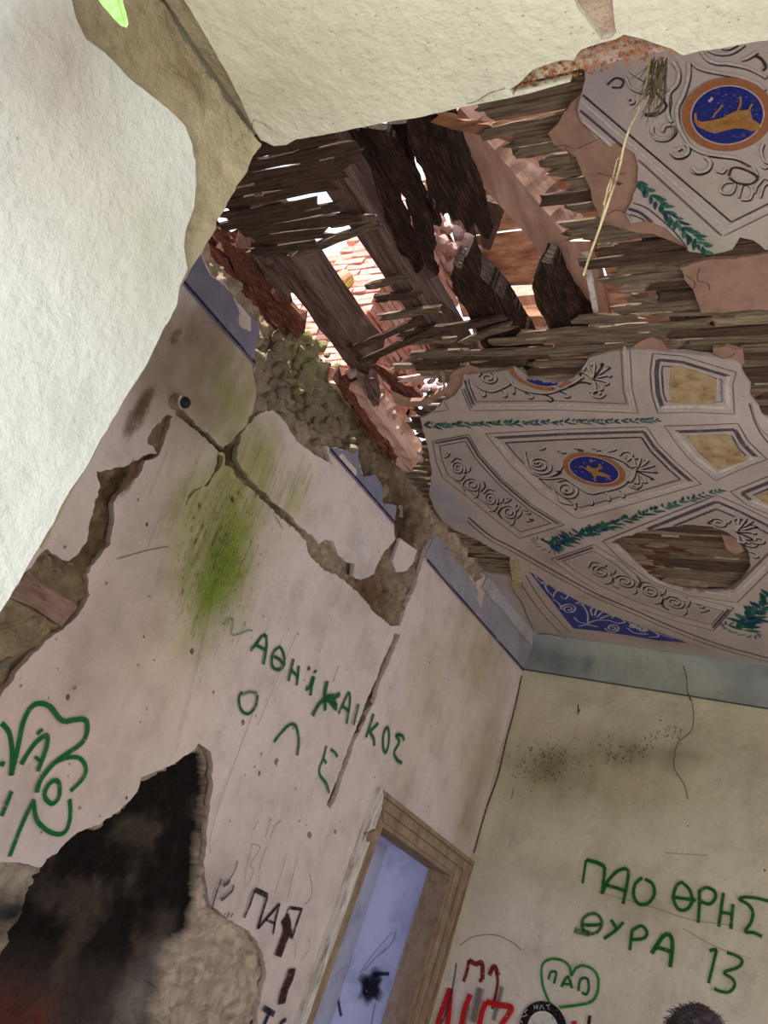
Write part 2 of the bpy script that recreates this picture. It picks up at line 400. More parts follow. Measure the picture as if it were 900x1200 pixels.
def rock(seed, sub=2, squash=(1, 1, 1), rough=.35):
    bm = bmesh.new(); bmesh.ops.create_icosphere(bm, subdivisions=sub, radius=1.0); rng = random.Random(seed)
    ax = [Vector((rng.gauss(0, 1), rng.gauss(0, 1), rng.gauss(0, 1))).normalized() for _ in range(9)]; cut = [rng.uniform(.55, .9) for _ in ax]
    for v in bm.verts:
        p = v.co.copy()
        for a, c in zip(ax, cut):
            e = p.dot(a)
            if e > c: p -= a * (e - c) * .85
        p *= 1 + rng.uniform(-.5, .5) * rough * .25; v.co = Vector((p.x * squash[0], p.y * squash[1], p.z * squash[2]))
    me = bpy.data.meshes.new('stone'); bm.to_mesh(me); bm.free(); return me
def tube(pts, rad, k=6):
    P = [np.array(p, float) for p in pts]; V = []; F = []
    for i, p in enumerate(P):
        d = P[min(i + 1, len(P) - 1)] - P[max(i - 1, 0)]; d /= np.linalg.norm(d) + 1e-9; a = np.cross(d, (0, .3, 1)); a /= np.linalg.norm(a) + 1e-9; b = np.cross(d, a)
        r = rad if np.isscalar(rad) else rad[i]
        for j in range(k): V.append(p + r * (a * math.cos(2 * PI * j / k) + b * math.sin(2 * PI * j / k)))
    for i in range(len(P) - 1):
        for j in range(k): F.append((i * k + j, i * k + (j + 1) % k, (i + 1) * k + (j + 1) % k, (i + 1) * k + j))
    F.append(tuple(range(k))[::-1]); F.append(tuple((len(P) - 1) * k + j for j in range(k))); return V, F

# ================================================================== THE SETTING
def struct(o): o['kind'] = 'structure'; return o
rng = random.Random(7)

M['oldtimber'] = mat_noise('dull_red_brown_timber', L3(92, 68, 60), L3(138, 108, 96), 8, .004, (4, 1, 4), L3(160, 130, 114))
# ---- left wall ------------------------------------------------------------------------------------
def _ext(a, b):
    A, B_ = PL.p(a), PL.p(b); k = (0 - A[1]) / (B_[1] - A[1]); return ('w', A[0] + (B_[0] - A[0]) * k, 0.0)
DOOR = [(443, 950), (534, 1022), _ext((534, 1022), (484, 1200)), _ext((443, 950), (355, 1200))]
H1 = [(197, 482), (187, 493), (177, 503), (173, 517), (180, 523), (183, 532), (170, 534), (150, 542), (112, 552), (115, 570), (110, 597), (105, 613), (100, 637), (90, 650), (80, 657), (53, 643), (30, 670), (-30, 760), (-60, 870), (-30, 850), (0, 815), (30, 778), (66, 744), (83, 733), (97, 717), (107, 697), (103, 673), (110, 660), (128, 637), (130, 617), (133, 590), (147, 570), (163, 557), (170, 540), (183, 534), (190, 517), (197, 500), (202, 488)]
H2 = [(200, 222), (215, 262), (234, 292), (240, 310), (247, 323), (263, 334), (281, 357), (297, 374), (303, 386), (299, 401), (294, 420), (296, 440), (300, 455), (299, 470), (296, 481), (287, 498), (272, 514), (262, 524), (264, 545), (275, 546), (283, 510), (289, 500), (302, 486), (322, 480), (337, 496), (349, 517), (372, 537), (390, 545), (382, 523), (400, 527), (419, 527), (420, 540), (425, 560), (438, 556), (446, 568), (447, 591), (463, 593), (462, 618), (463, 632), (456, 642), (450, 649), (443, 661), (438, 673), (422, 678), (413, 675), (415, 661), (403, 659), (395, 649), (391, 634), (372, 636), (357, 632), (357, 638), (364, 653), (380, 669), (395, 673), (411, 688), (438, 715), (456, 733), (469, 735), (477, 712), (500, 646), (506, 632), (511, 626), (522, 640), (533, 656), (545, 668), (556, 684), (566, 676), (558, 650), (520, 606), (423, 484), (288, 316), (200, 205)]
GA = [(207, 480), (213, 477), (222, 488), (232, 498), (243, 508), (254, 518), (262, 524), (265, 534), (257, 532), (248, 522), (236, 512), (226, 503), (216, 494), (208, 488)]
GB = [(270, 540), (277, 538), (281, 551), (290, 563), (302, 572), (314, 580), (328, 594), (344, 610), (358, 622), (372, 634), (372, 644), (362, 638), (352, 628), (340, 615), (326, 603), (312, 590), (298, 577), (286, 568), (276, 556)]
GC = [(255, 532), (261, 536), (259, 546), (253, 555), (248, 564), (243, 569), (234, 573), (226, 577), (221, 587), (217, 596), (216.4, 595.6), (219.6, 586), (224.6, 576), (234, 571.4), (242, 567.4), (249, 555), (254, 544)]
GV = [(462, 742), (470, 743), (455, 778), (440, 818), (421, 862), (404, 905), (399, 925), (386, 948), (382, 944), (393, 918), (412, 868), (431, 820), (447, 778)]
HD = [(233, 871), (245, 881), (248, 902), (247, 927), (245, 945), (241, 976), (241, 1025), (245, 1060), (258, 1072), (272, 1080), (286, 1086), (298, 1100), (308, 1116), (314, 1140), (308, 1164), (304, 1185), (300, 1215), (290, 1330), (-200, 1330), (-200, 1020), (-20, 1007), (14, 1009), (46, 1015), (53, 1004), (66, 997), (91, 978), (119, 967), (140, 951), (159, 930), (166, 913), (196, 899), (219, 885)]
NICKS = [(168, 746, 2.2), (57, 818, 1.5), (80, 817, 2.2), (235, 798, 1.6), (393, 975, 2.2), (362, 978, 2.6), (298, 898, 2.2), (304, 906, 2.6), (313, 692, 0), (251, 811, 1.5), (284, 846, 2), (149, 935, 1.5), (273, 586, 2.5), (171, 560, 1.6), (356, 797, 2.3), (233, 593, 2.4), (325, 892, 1.6), (225, 763, 2.0), (512, 783, 0), (172, 615, 1.6)]
def nick(x, y, r): return [(x + r * .8 * math.cos(a) * (1 + .3 * math.sin(3 * a)), y + r * 1.4 * math.sin(a)) for a in np.arange(0, 2 * PI, 1.05)]
nicks = [nick(*n) for n in NICKS if n[2] > 0]
SHARD = [(469, 631), (489, 645), (484, 660), (477, 669), (465, 671), (460, 657)]
LOUT = [('w', YW - .02, 0), ('w', YW - .02, HC - .003), ('w', YR, HC - .003), ('w', YR, 0)]
lcol = blobs(PL, (216, 198, 196), [  # lilac base: tint of the bluish light put into the plaster colour
    (120, 800, .5, .3, 60, (214, 180, 164), .9), (150, 760, .10, .5, 8, (186, 164, 156), .8), (420, 700, .25, .2, 0, (190, 174, 172), .8), (120, 720, .12, .3, 0, (188, 166, 158), .7), (60, 880, .5, .25, 40, (222, 200, 196), .6), (200, 790, .35, .7, 15, (220, 196, 178), .55),
    (255, 620, .24, .42, 0, (150, 148, 84), .9), (268, 650, .17, .30, 0, (128, 136, 54), .85), (245, 690, .13, .22, 0, (112, 130, 44), .85), (218, 590, .13, .22, 0, (146, 148, 78), .8), (310, 545, .16, .22, 10, (150, 150, 84), .8), (345, 590, .10, .2, 10, (170, 170, 100), .5),
    (240, 440, .30, .30, 0, (132, 122, 84), .85), (270, 470, .18, .25, 0, (140, 136, 80), .6), (215, 400, .22, .25, 0, (120, 108, 86), .8), (185, 440, .2, .2, 0, (150, 132, 116), .7), (245, 385, .10, .10, 0, (152, 124, 124), .6),
    (170, 640, .16, .4, 10, (176, 158, 150), .55), (140, 680, .1, .4, 10, (186, 166, 156), .5), (60, 600, .3, .2, 0, (206, 184, 170), .5),
    (560, 700, .3, .16, 0, (176, 160, 138), .7), (560, 760, .3, .3, 0, (190, 174, 150), 1.2), (500, 800, .25, .4, 0, (200, 184, 166), .9), (560, 900, .25, .3, 0, (192, 176, 154), 1.1), (575, 860, .12, .5, 0, (170, 156, 134), .6), (520, 850, .3, .3, 0, (198, 184, 166), .5), (550, 960, .2, .2, 0, (160, 144, 118), .7), (600, 720, .08, .5, 0, (150, 138, 124), .6),
    (430, 640, .2, .12, 0, (206, 200, 200), .5), (400, 860, .4, .3, 0, (206, 192, 184), .3), (470, 930, .2, .2, 0, (190, 176, 160), .5), (300, 1000, .15, .3, 0, (196, 182, 176), .4), (250, 1030, .12, .2, 0, (150, 134, 130), .5),
    (340, 730, .4, .06, 25, (196, 178, 172), .4)], seed=4)
wall_left = struct(empty('wall_left'))
piece('plaster', PL, LOUT, [H1, H2, GA, GB, GC, GV, HD, DOOR] + nicks, .028, 0, M['plaster'], wall_left, grid=.022, jag=.014, step=.009, seed=11, col=lcol, jag_outer=False, relief=.02)
piece('plaster', PL, SHARD, [], .02, .0, M['plaster'], wall_left, grid=.03, jag=.004, step=.012, seed=12, col=lcol)
# masonry behind the plaster
ys = np.arange(.6, YR + .03, .013); zs = np.arange(0, HC + .30, .013); gy, gz = np.meshgrid(ys, zs, indexing='ij'); uv = np.stack([gy.ravel(), gz.ravel()], -1)
SOOT = PL.poly([(222, 886), (247, 886), (246, 915), (242, 960), (238, 1010), (234, 1060), (226, 1095), (208, 1112), (196, 1140), (186, 1215), (150, 1330), (-200, 1330), (-60, 1200), (0, 1135), (20, 1100), (40, 1050), (56, 1012), (90, 985), (120, 974), (150, 952), (170, 922)])
ins = inside(uv, jagged(SOOT, .02, .02, 5))
off = -.036 + .06 * (fbm(uv[:, 0] * 7, uv[:, 1] * 7, 3, 5) - .5) + .13 * (np.abs(fbm(uv[:, 0] * 13, uv[:, 1] * 13, 8, 5) - .5)) - .012 + .012 * vn(uv[:, 0] * 70, uv[:, 1] * 70, 9)
off = np.where(ins, -.085 + .06 * (fbm(uv[:, 0] * 5, uv[:, 1] * 5, 31, 5) - .5) + .08 * np.abs(fbm(uv[:, 0] * 20, uv[:, 1] * 20, 8, 4) - .5), np.minimum(off, -.006))
rcol = blobs(PL, (214, 190, 164), [
    (60, 710, .5, .5, 0, (226, 202, 162), 1.2), (150, 570, .3, .3, 0, (124, 98, 66), .9), (110, 620, .2, .4, 0, (132, 106, 74), .9), (60, 760, .3, .2, 0, (188, 160, 122), .6),
    (370, 430, .3, .2, 0, (190, 186, 128), 1.), (330, 430, .22, .2, 0, (176, 158, 138), 1.), (380, 490, .3, .2, 0, (184, 162, 138), 1.), (450, 560, .4, .3, 0, (112, 86, 62), .8), (480, 620, .3, .2, 0, (92, 68, 50), .9), (420, 520, .2, .1, 0, (100, 76, 58), .8),
    (270, 535, .1, .1, 0, (110, 76, 44), .9), (230, 505, .2, .2, 0, (88, 62, 40), .9), (320, 590, .3, .2, 0, (88, 62, 38), .9), (440, 700, .3, .25, 0, (126, 92, 68), .9), (430, 690, .15, .1, 0, (140, 106, 82), .7),
    (430, 850, .4, .4, 0, (104, 80, 62), .9), (270, 1130, .5, .5, 0, (246, 222, 200), 1.5), (270, 1180, .4, .3, 0, (246, 222, 200), 1.3), (30, 1040, .3, .1, 0, (240, 220, 200), 1.3), (20, 1070, .2, .08, 0, (70, 66, 64), .9), (240, 950, .05, .4, 0, (160, 130, 108), .6)], seed=21)(uv)
sc_ = lin((34, 27, 24)) * np.ones((len(uv), 3)); k = (np.clip((fbm(uv[:, 0] * 7, uv[:, 1] * 7, 77, 5) - .46) * 4, 0, 1) * (.4 + .9 * fbm(uv[:, 0] * 45, uv[:, 1] * 45, 78, 3)))[:, None]; sc_ = sc_ * (1 - k) + lin((104, 88, 78)) * k
lowm = np.clip((PL.p((100, 1110))[1] - uv[:, 1]) * 4, 0, 1)[:, None] * .8; sc_ = sc_ * (1 - lowm) + lin((112, 92, 84)) * lowm
for (bx, by, bc, br) in ((62, 1203, (132, 66, 60), .07), (10, 1190, (118, 62, 58), .07), (30, 1205, (128, 66, 60), .08), (178, 1185, (176, 164, 156), .12), (205, 1130, (160, 148, 140), .07), (120, 1180, (84, 70, 64), .12)):
    q = PL.p((bx, by)); w_ = (np.exp(-((uv - q) ** 2).sum(1) / br ** 2) * .9)[:, None]; sc_ = sc_ * (1 - w_) + lin(bc) * w_
rcol = rcol * np.clip(.78 + 1.1 * np.abs(fbm(uv[:, 0] * 16, uv[:, 1] * 16, 91, 5) - .5) * 2 + .25 * (vn(uv[:, 0] * 50, uv[:, 1] * 50, 92) - .5), .5, 1.15)[:, None]
rcol = np.where(ins[:, None], sc_, rcol)
P = PL.to3(uv, off); nz = len(zs); F = []
topz = HC - .12 + .30 * fbm(ys * 2.2, ys * 0, 5) ; ysel = (ys > 2.15) & (ys < 3.0)
topz = np.where(ys < 2.3, HC - .02, topz); topz = np.where(ys > 3.62, HC + .28, topz)
near_loss = np.zeros(gy.shape, bool)
for h_ in (H1, H2, GA, GB, GC, GV, HD): near_loss |= inside(uv, PL.poly(h_)).reshape(gy.shape)
near_loss |= (uv[:, 1] > HC - .16).reshape(gy.shape)
for h_ in nicks:
    c_ = PL.poly(h_).mean(0); near_loss |= (((uv - c_) ** 2).sum(1) < .05 ** 2).reshape(gy.shape)
for _k in range(6): near_loss[1:] |= near_loss[:-1].copy(); near_loss[:-1] |= near_loss[1:].copy(); near_loss[:, 1:] |= near_loss[:, :-1].copy(); near_loss[:, :-1] |= near_loss[:, 1:].copy()
dpoly = PL.poly(DOOR); indoor = inside(uv, dpoly).reshape(gy.shape)
for i in range(len(ys) - 1):
    for j in range(nz - 1):
        if indoor[i, j] and indoor[i + 1, j + 1]: continue
        if zs[j + 1] > topz[i] or not near_loss[i, j]: continue
        F.append((i * nz + j, (i + 1) * nz + j, (i + 1) * nz + j + 1, i * nz + j + 1))
mesh_obj('masonry', P, F, M['rubble'], wall_left, smooth=True, col=rcol)
# solid body of the wall behind (leaves the door opening and the broken top free)
y0d, y1d = min(dpoly[:, 0]) - .02, max(dpoly[:, 0]) + .02
multibox('wall_core', [((-3.12, -.5, 0), (-2.78, 3.4, HC - .10)), ((-3.12, 3.4, 2.16), (-2.78, 5.6, HC - .06)), ((-3.12, 5.42, 0), (-2.64, 5.75, HC + .4)), ((-3.12, 3.55, 2.3), (-2.66, 5.6, HC + .3)), ((-3.12, -.5, HC - .3), (-2.70, 2.35, HC - .06))], M['mortar'], wall_left)
# stones of the broken wall head and the exposed strips
stone_mesh = [rock(s, 2, (1, .8, .7), .4) for s in range(8)]
for i, mm_ in enumerate(stone_mesh): mm_.materials.append(M['stone'] if i % 2 else M['stone2'])
pale_mesh = [rock(s + 40, 2, (1, .8, .7), .5) for s in range(3)]
for mm_ in pale_mesh: mm_.materials.append(M['stone3'])
def put_stone(px, py, r, meshes, off=-.02, plane=PL, par=wall_left, name='stone'):
    q = plane.to3(plane.p((px, py)), off); o = bpy.data.objects.new(name, rng.choice(meshes)); link(o, par)
    s = r * plane.scale(px, py); o.location = Vector(q); o.scale = (s * rng.uniform(.8, 1.2), s * rng.uniform(.9, 1.3), s * rng.uniform(.7, 1.1)); o.rotation_euler = (rng.uniform(0, 6), rng.uniform(0, 6), rng.uniform(0, 6)); return o
rub = PL.poly([(318, 395), (348, 388), (372, 392), (398, 418), (408, 440), (420, 470), (440, 505), (460, 530), (440, 550), (400, 522), (380, 520), (350, 512), (330, 485), (312, 470), (318, 440), (310, 420)])
cand = []
for _ in range(900):
    px, py = rng.uniform(305, 470), rng.uniform(385, 560)
    if not inside(np.array([PL.p((px, py))]), rub)[0]: continue
    if any((px - a) ** 2 + (py - b) ** 2 < 68 for a, b in cand): continue
    cand.append((px, py))
green = stone_mesh[0::2]; grey = stone_mesh[1::2]
for px, py in cand: put_stone(px, py, rng.uniform(5, 8.5), green if (px > 345 and py < 470 and rng.random() < .8) else grey, off=rng.uniform(-.05, -.01))
mort_mesh = [rock(s_ + 70, 2, (1, .8, .7), .6) for s_ in range(4)]
M['mstone'] = mat_noise('mortar_coated_stone', L3(158, 136, 112), L3(196, 174, 148), 14, .03, None, L3(214, 194, 168))
for mm_ in mort_mesh: mm_.materials.append(M['mstone'])
for px, py, r in ((475, 600, 9), (455, 575, 9), (440, 545, 8), (470, 640, 5), (500, 620, 5), (440, 690, 7), (420, 685, 6), (450, 715, 6), (395, 668, 5), (382, 660, 5), (46, 730, 14), (30, 750, 12), (15, 780, 13), (60, 660, 12), (80, 672, 10), (95, 690, 8), (92, 660, 8), (10, 735, 14), (75, 735, 8), (115, 640, 8), (120, 600, 9), (270, 538, 5), (303, 478, 4), (313, 462, 5), (498, 632, 5), (478, 700, 5), (462, 720, 4), (500, 700, 3)):
    put_stone(px, py, r, mort_mesh, off=-.05)
# timber piece built into the wall
piece('embedded_timber', PL, [(12, 700), (34, 668), (62, 690), (93, 711), (84, 722), (74, 735), (44, 714)], [], .10, -.006, M['oldtimber'], wall_left, grid=.05, jag=.004, seed=3)['label'] = 'reddish timber built into the rubble'
# painted band on the left wall
LMAIN = [LOUT, None]
def band_clip(): return [('w', YW, HB), ('w', YW, HC), ('w', YR, HC), ('w', YR, HB)]
bcolL = blobs(PL, (150, 146, 158), [(250, 330, .5, .3, 0, (112, 106, 126), .9), (430, 560, .4, .2, 0, (122, 122, 146), .9), (540, 680, .4, .2, 0, (158, 154, 160), .6), (600, 750, .1, .2, 0, (168, 164, 164), .6), (510, 640, .2, .1, 0, (146, 140, 148), .6)], 8)
trim_left = struct(empty('trim_1'))
piece('painted_band', PL, band_clip(), [H2], .002, .004, M['plaster'], trim_left, grid=.04, jag=.010, step=.014, seed=8, col=bcolL, jag_outer=False, relief=.02)
PX_RESTORE = [(382, 523), (400, 527), (419, 527), (420, 540), (425, 560), (438, 556), (446, 568), (447, 591), (463, 593), (462, 618), (446, 605), (420, 572)]
ink = Ink(PL, .0075)
holesL = [PL.poly(h) for h in (H1, H2, GV, HD)]
def freeL(uv): k = np.ones(len(uv), bool)
def freeL(uv):
    k = np.ones(len(uv), bool)
    for h in holesL: k &= ~inside(uv, h)
    return k
yy = np.arange(YW, YR, .03); ln = np.stack([yy, np.full(len(yy), HB)], -1)
ink.add_uv(ln, .014, (44, 40, 74), .95, .2, keep=freeL(ln)); ink.add_uv(ln - [0, .012], .008, (120, 112, 130), .7, .2, keep=freeL(ln)); ink.build('painted_line', trim_left)
# cove fillet between band and ceiling near the corner
piece('cove_fillet', PL, [(562, 688), (568, 676), (590, 694), (622, 738), (620, 756), (604, 738), (588, 716), (572, 700)], [], .03, .022, M['plaster'], trim_left, grid=.03, jag=.006, step=.012, seed=5, col=blobs(PL, (176, 170, 174), [], 1))

# ---- graffiti and marks on the left wall
GREEN = (22, 92, 52); GREEN2 = (60, 130, 60)
def word(plane, name, strokes, col, w, parent, label=None, off=.009, alpha=.95, halo=None, keepf=None, soft=.3, k=1.2):
    ink = Ink(plane, off)
    for st in strokes:
        c = col; ww = w; kw = {}
        pts = st
        if isinstance(st, dict): pts = st['p']; c = st.get('c', col); ww = st.get('w', w); kw = {k_: st[k_] for k_ in ('smooth', 'closed', 'alpha') if k_ in st}
        ww *= k
        if halo: ink.line(pts, ww * 2.2, halo, .28, .8, smooth=kw.get('smooth', True), closed=kw.get('closed', False), off=off - .001, keepf=keepf)
        a = kw.pop('alpha', alpha); ink.line(pts, ww, c, a, soft, keepf=keepf, **kw)
    return ink.build(name, parent, label)
def s2(x0, y0, s, pts): return [(x0 + a * s, y0 + b * s) for a, b in pts]
B = lambda pts: s2(260, 720, .2444, pts)
word(PL, 'graffiti', [B([(130, 172), (158, 140), (185, 105), (205, 98)]), B([(205, 98), (208, 140), (203, 185), (193, 240)]), B([(150, 140), (175, 155), (205, 170)])], GREEN, 3.2, wall_left, 'green Greek letter Α at the start of the word', halo=GREEN2, soft=.4)
word(PL, 'graffiti', [dict(p=B([(262, 158), (240, 185), (233, 230), (245, 258), (275, 262), (293, 235), (290, 190), (275, 160)]), closed=True), B([(245, 200), (270, 215), (292, 240)])], GREEN, 3.0, wall_left, halo=GREEN2, soft=.4)
word(PL, 'graffiti', [B([(338, 212), (325, 265), (313, 320)]), B([(362, 245), (358, 290), (352, 340)]), B([(325, 262), (345, 285), (362, 295)])], GREEN, 3.0, wall_left, halo=GREEN2, soft=.4)
word(PL, 'graffiti', [dict(p=B([(410, 248), (412, 268)]), w=3.4), dict(p=B([(440, 266), (442, 280)]), w=3.4), B([(436, 295), (425, 340), (418, 388)]), dict(p=B([(432, 300), (415, 345), (395, 355)]), w=4)], GREEN, 3.4, wall_left, halo=GREEN2, soft=.4)
word(PL, 'graffiti', [B([(500, 318), (488, 380), (490, 460)]), dict(p=B([(428, 485), (460, 430), (500, 395), (530, 390)]), w=4.2), dict(p=B([(490, 395), (520, 425), (545, 455)]), w=4), B([(562, 380), (530, 405), (545, 440)])], GREEN, 4.2, wall_left, halo=GREEN2, soft=.4)
word(PL, 'graffiti', [B([(553, 475), (575, 430), (602, 375), (608, 420), (592, 525)]), B([(575, 440), (605, 465)]), B([(650, 428), (638, 475), (625, 530)])], GREEN, 2.6, wall_left, halo=GREEN2, soft=.4)
word(PL, 'graffiti', [B([(722, 475), (705, 530), (685, 590)]), B([(745, 520), (715, 550), (705, 562), (722, 595), (725, 630)]), dict(p=B([(785, 540), (768, 580), (768, 640), (780, 660), (793, 620), (795, 565)]), closed=True), B([(868, 605), (858, 580), (830, 578), (845, 610), (820, 660), (835, 695), (858, 712)])], (30, 98, 56), 2.8, wall_left, 'green Greek letters ΚΟΣ right of the wiring groove', halo=GREEN2, soft=.4)
word(PL, 'graffiti', [B([(92, 370), (75, 400), (85, 455), (120, 475), (155, 440), (165, 385)]), dict(p=B([(92, 385), (125, 370), (165, 378)]), alpha=.45)], GREEN, 3.2, wall_left, 'green O below the slogan', halo=GREEN2, soft=.5)
word(PL, 'graffiti', [B([(243, 610), (275, 570), (315, 530), (345, 530), (360, 575), (362, 620), (355, 675)])], GREEN, 3.0, wall_left, 'green Λ below the slogan', halo=GREEN2, soft=.5)
word(PL, 'graffiti', [B([(495, 628), (480, 690), (462, 735), (465, 770), (495, 810), (508, 855)]), B([(480, 690), (495, 712)]), B([(515, 645), (535, 660), (548, 682)])], (34, 110, 56), 2.6, wall_left, 'green Ε beside the groove', halo=GREEN2, soft=.5)
word(PL, 'graffiti', [dict(p=B([(0, 50), (25, 20), (48, 28), (40, 95), (80, 90), (120, 75), (140, 78)]), w=2.4, alpha=.7)], (96, 150, 90), 2.4, wall_left, 'faded green scrawl under the algae stain', soft=.6)
Cc = lambda pts: s2(0, 800, .18336, pts)
CG = (24, 104, 52)
CW = 1.25
word(PL, 'graffiti_clover', [
    dict(p=Cc([(60, 590), (90, 480), (110, 380), (140, 250), (185, 160), (240, 130), (310, 150), (370, 225), (410, 245), (470, 235), (535, 235), (550, 290), (530, 360), (480, 410), (390, 470), (320, 530), (250, 620), (225, 700)]), w=5.2),
    dict(p=Cc([(0, 255), (45, 310), (65, 400), (68, 500), (65, 590)]), w=5.2),
    dict(p=Cc([(350, 500), (430, 475), (500, 480), (540, 540), (520, 610), (440, 690)]), w=4.2), dict(p=Cc([(435, 740), (440, 840), (420, 930), (370, 965), (290, 940), (225, 870), (205, 760)]), w=4.6),
    dict(p=Cc([(210, 740), (150, 860), (100, 980), (50, 1110)]), w=4.6),
    dict(p=Cc([(125, 520), (180, 430), (230, 370), (290, 335), (285, 420), (230, 565)]), w=5), dict(p=Cc([(215, 470), (250, 500)]), w=3.5), dict(p=Cc([(225, 325), (265, 295)]), w=3.5),
    dict(p=Cc([(345, 620), (300, 650), (275, 720), (320, 770), (365, 730), (370, 650)]), w=4.6, closed=True),
    dict(p=Cc([(65, 690), (30, 780), (0, 850)]), w=4.6), dict(p=Cc([(-10, 510), (20, 520)]), w=5)], CG, 5, wall_left, 'green outline clover with letters in its leaves', halo=(150, 196, 130), soft=.18)
D_ = lambda pts: s2(230, 960, .2, pts)
BLK = (34, 30, 34)
word(PL, 'graffiti', [dict(p=D_([(272, 575), (305, 500), (335, 410)]), smooth=False), dict(p=D_([(335, 410), (410, 445)]), smooth=False, w=4.5), dict(p=D_([(410, 445), (375, 560), (350, 640)]), smooth=False),
    dict(p=D_([(355, 635), (420, 560), (480, 492)]), smooth=False, w=3), dict(p=D_([(480, 492), (455, 590), (442, 670)]), smooth=False, w=2.4), dict(p=D_([(400, 585), (455, 610)]), smooth=False, w=2.2), dict(p=D_([(535, 515), (610, 525)]), smooth=False, w=2.8), dict(p=D_([(612, 520), (580, 610), (552, 700)]), smooth=False, w=2.8), dict(p=D_([(530, 520), (515, 570)]), smooth=False, w=2)], BLK, 2.8, wall_left, 'black marker letters ΠΑΠ', soft=.15)
ink = Ink(PL, .0095)
for st, w_ in ((D_([(510, 570), (525, 640), (500, 720), (470, 800)]), 13), (D_([(555, 870), (540, 930), (510, 1000), (490, 1080)]), 13), (D_([(540, 640), (550, 690)]), 5)): ink.line(st, w_, (58, 34, 36), .97, .25)
ink.build('paint_blot', wall_left, 'dark maroon paint blots over the black letters')
ink = Ink(PL, .0095)
for st, w_, a in ((D_([(140, 345), (105, 440), (82, 525)]), 2.6, .8), (D_([(150, 385), (175, 370), (185, 350)]), 5, .8), (D_([(135, 470), (160, 455), (200, 415), (210, 380)]), 3.5, .8), (D_([(235, 240), (215, 300), (185, 350)]), 2, .7), (D_([(150, 570), (160, 545)]), 1.6, .7), (D_([(170, 575), (185, 540)]), 2.5, .7), (D_([(190, 575), (205, 545)]), 2.5, .7)): ink.line(st, w_, BLK, a, .3)
ink.build('graffiti', wall_left, 'small black scribble beside the soot patch')
word(PL, 'graffiti', [dict(p=D_([(385, 1100), (450, 1140)]), smooth=False, w=5), dict(p=D_([(425, 1120), (390, 1200), (375, 1240)]), smooth=False, w=4.5), dict(p=D_([(520, 1170), (490, 1190), (475, 1230)]), w=3.5), dict(p=D_([(320, 1170), (300, 1215)]), w=3)], (34, 38, 60), 4, wall_left, 'dark blue letters at the bottom of the wall', soft=.2)
ink = Ink(PL, .009)
for st in (D_([(360, 0), (325, 60)]), D_([(425, 10), (395, 105)]), D_([(490, 5), (450, 40), (425, 110)]), D_([(320, 140), (290, 270), (270, 390)]), D_([(320, 140), (365, 165), (310, 260), (330, 300), (290, 385)]), D_([(405, 155), (365, 270), (360, 370)]), D_([(525, 185), (480, 340), (455, 430)]), D_([(590, 210), (545, 380), (530, 450)]), D_([(655, 310), (670, 400), (660, 460), (630, 495)]), D_([(650, 690), (655, 750), (610, 825)]), D_([(575, 720), (570, 810)])): ink.line(st, 1.0, (128, 112, 110), .6, .3)
for st in ([(196, 640), (170, 645), (135, 655)], [(395, 780), (388, 800)], [(318, 600), (330, 620)]): ink.line(st, 1.0, (70, 54, 48), .8, .2)
for st in ([(160, 395), (190, 420)], [(300, 820), (250, 960), (245, 1000)], [(345, 745), (300, 850)], [(250, 700), (205, 880)]): ink.line(st, 1.6, (186, 166, 158), .6, .6)
# vertical streaks and specks in the algae
for i in range(300):
    x = rng.gauss(258, 24); y = rng.gauss(640, 42)
    ink.line([(x, y), (x - 1.6, y + rng.uniform(2, 7))], rng.uniform(.9, 1.8), (66, 76, 22), .55, .5, n=2)
for i in range(150):
    x = rng.gauss(262, 28); y = rng.gauss(615, 48); ln_ = rng.uniform(20, 60); ink.line([(x, y), (x - ln_ * .42, y + ln_)], rng.uniform(1.2, 4), rng.choice([(96, 114, 36), (122, 132, 60), (150, 146, 96)]), .22, .8, n=2)
for i in range(26):
    x = rng.gauss(325, 22); y = rng.gauss(550, 25); ln_ = rng.uniform(20, 50); ink.line([(x, y), (x - ln_ * .4, y + ln_)], rng.uniform(2, 5), (130, 128, 50), .22, .8, n=2)
for i in range(70):
    x = rng.uniform(20, 560); y = rng.uniform(560, 980)
    q = PL.p((x, y))
    if freeL(np.array([q]))[0]: ink.disc(x, y, rng.uniform(.004, .009), rng.uniform(.004, .011), 0, (112, 84, 72), .7, seed=i)
for x, y, a, b_, an in ((150, 560, .03, .10, 0), (158, 490, .04, .12, 0), (170, 470, .03, .09, 0), (205, 395, .02, .05, 0)): ink.disc(x, y, a, b_, an, (112, 84, 70), .7, seed=int(x))
ink.build('scratches_and_streaks', wall_left, kind='stuff')

# ---- back wall (beyond the corner) ------------------------------------------------------------------
wall_back = struct(empty('wall_back'))
wcol = blobs(PR, (206, 198, 172), [
    (700, 900, .7, .3, 0, (176, 166, 130), .8), (640, 890, .3, .14, 10, (140, 130, 100), .9), (730, 880, .25, .10, 15, (134, 124, 94), .8), (790, 885, .2, .08, 10, (134, 124, 94), .8), (680, 930, .5, .14, 5, (160, 150, 118), .6), (830, 850, .5, .2, 0, (190, 182, 148), .5), (900, 880, .3, .2, 0, (170, 160, 130), .5),
    (620, 1100, .5, .4, 0, (222, 210, 200), .9), (560, 1160, .4, .4, 0, (226, 214, 206), .9), (740, 1150, .8, .4, 0, (216, 204, 190), .7), (850, 1100, .6, .3, 0, (210, 200, 178), .5), (760, 1060, .5, .10, 8, (176, 164, 134), .55), (640, 1020, .3, .12, 8, (182, 170, 140), .6), (600, 950, .1, .6, 0, (180, 170, 140), .5), (680, 800, .3, .08, 0, (184, 176, 140), .5)], seed=14)
crk = []
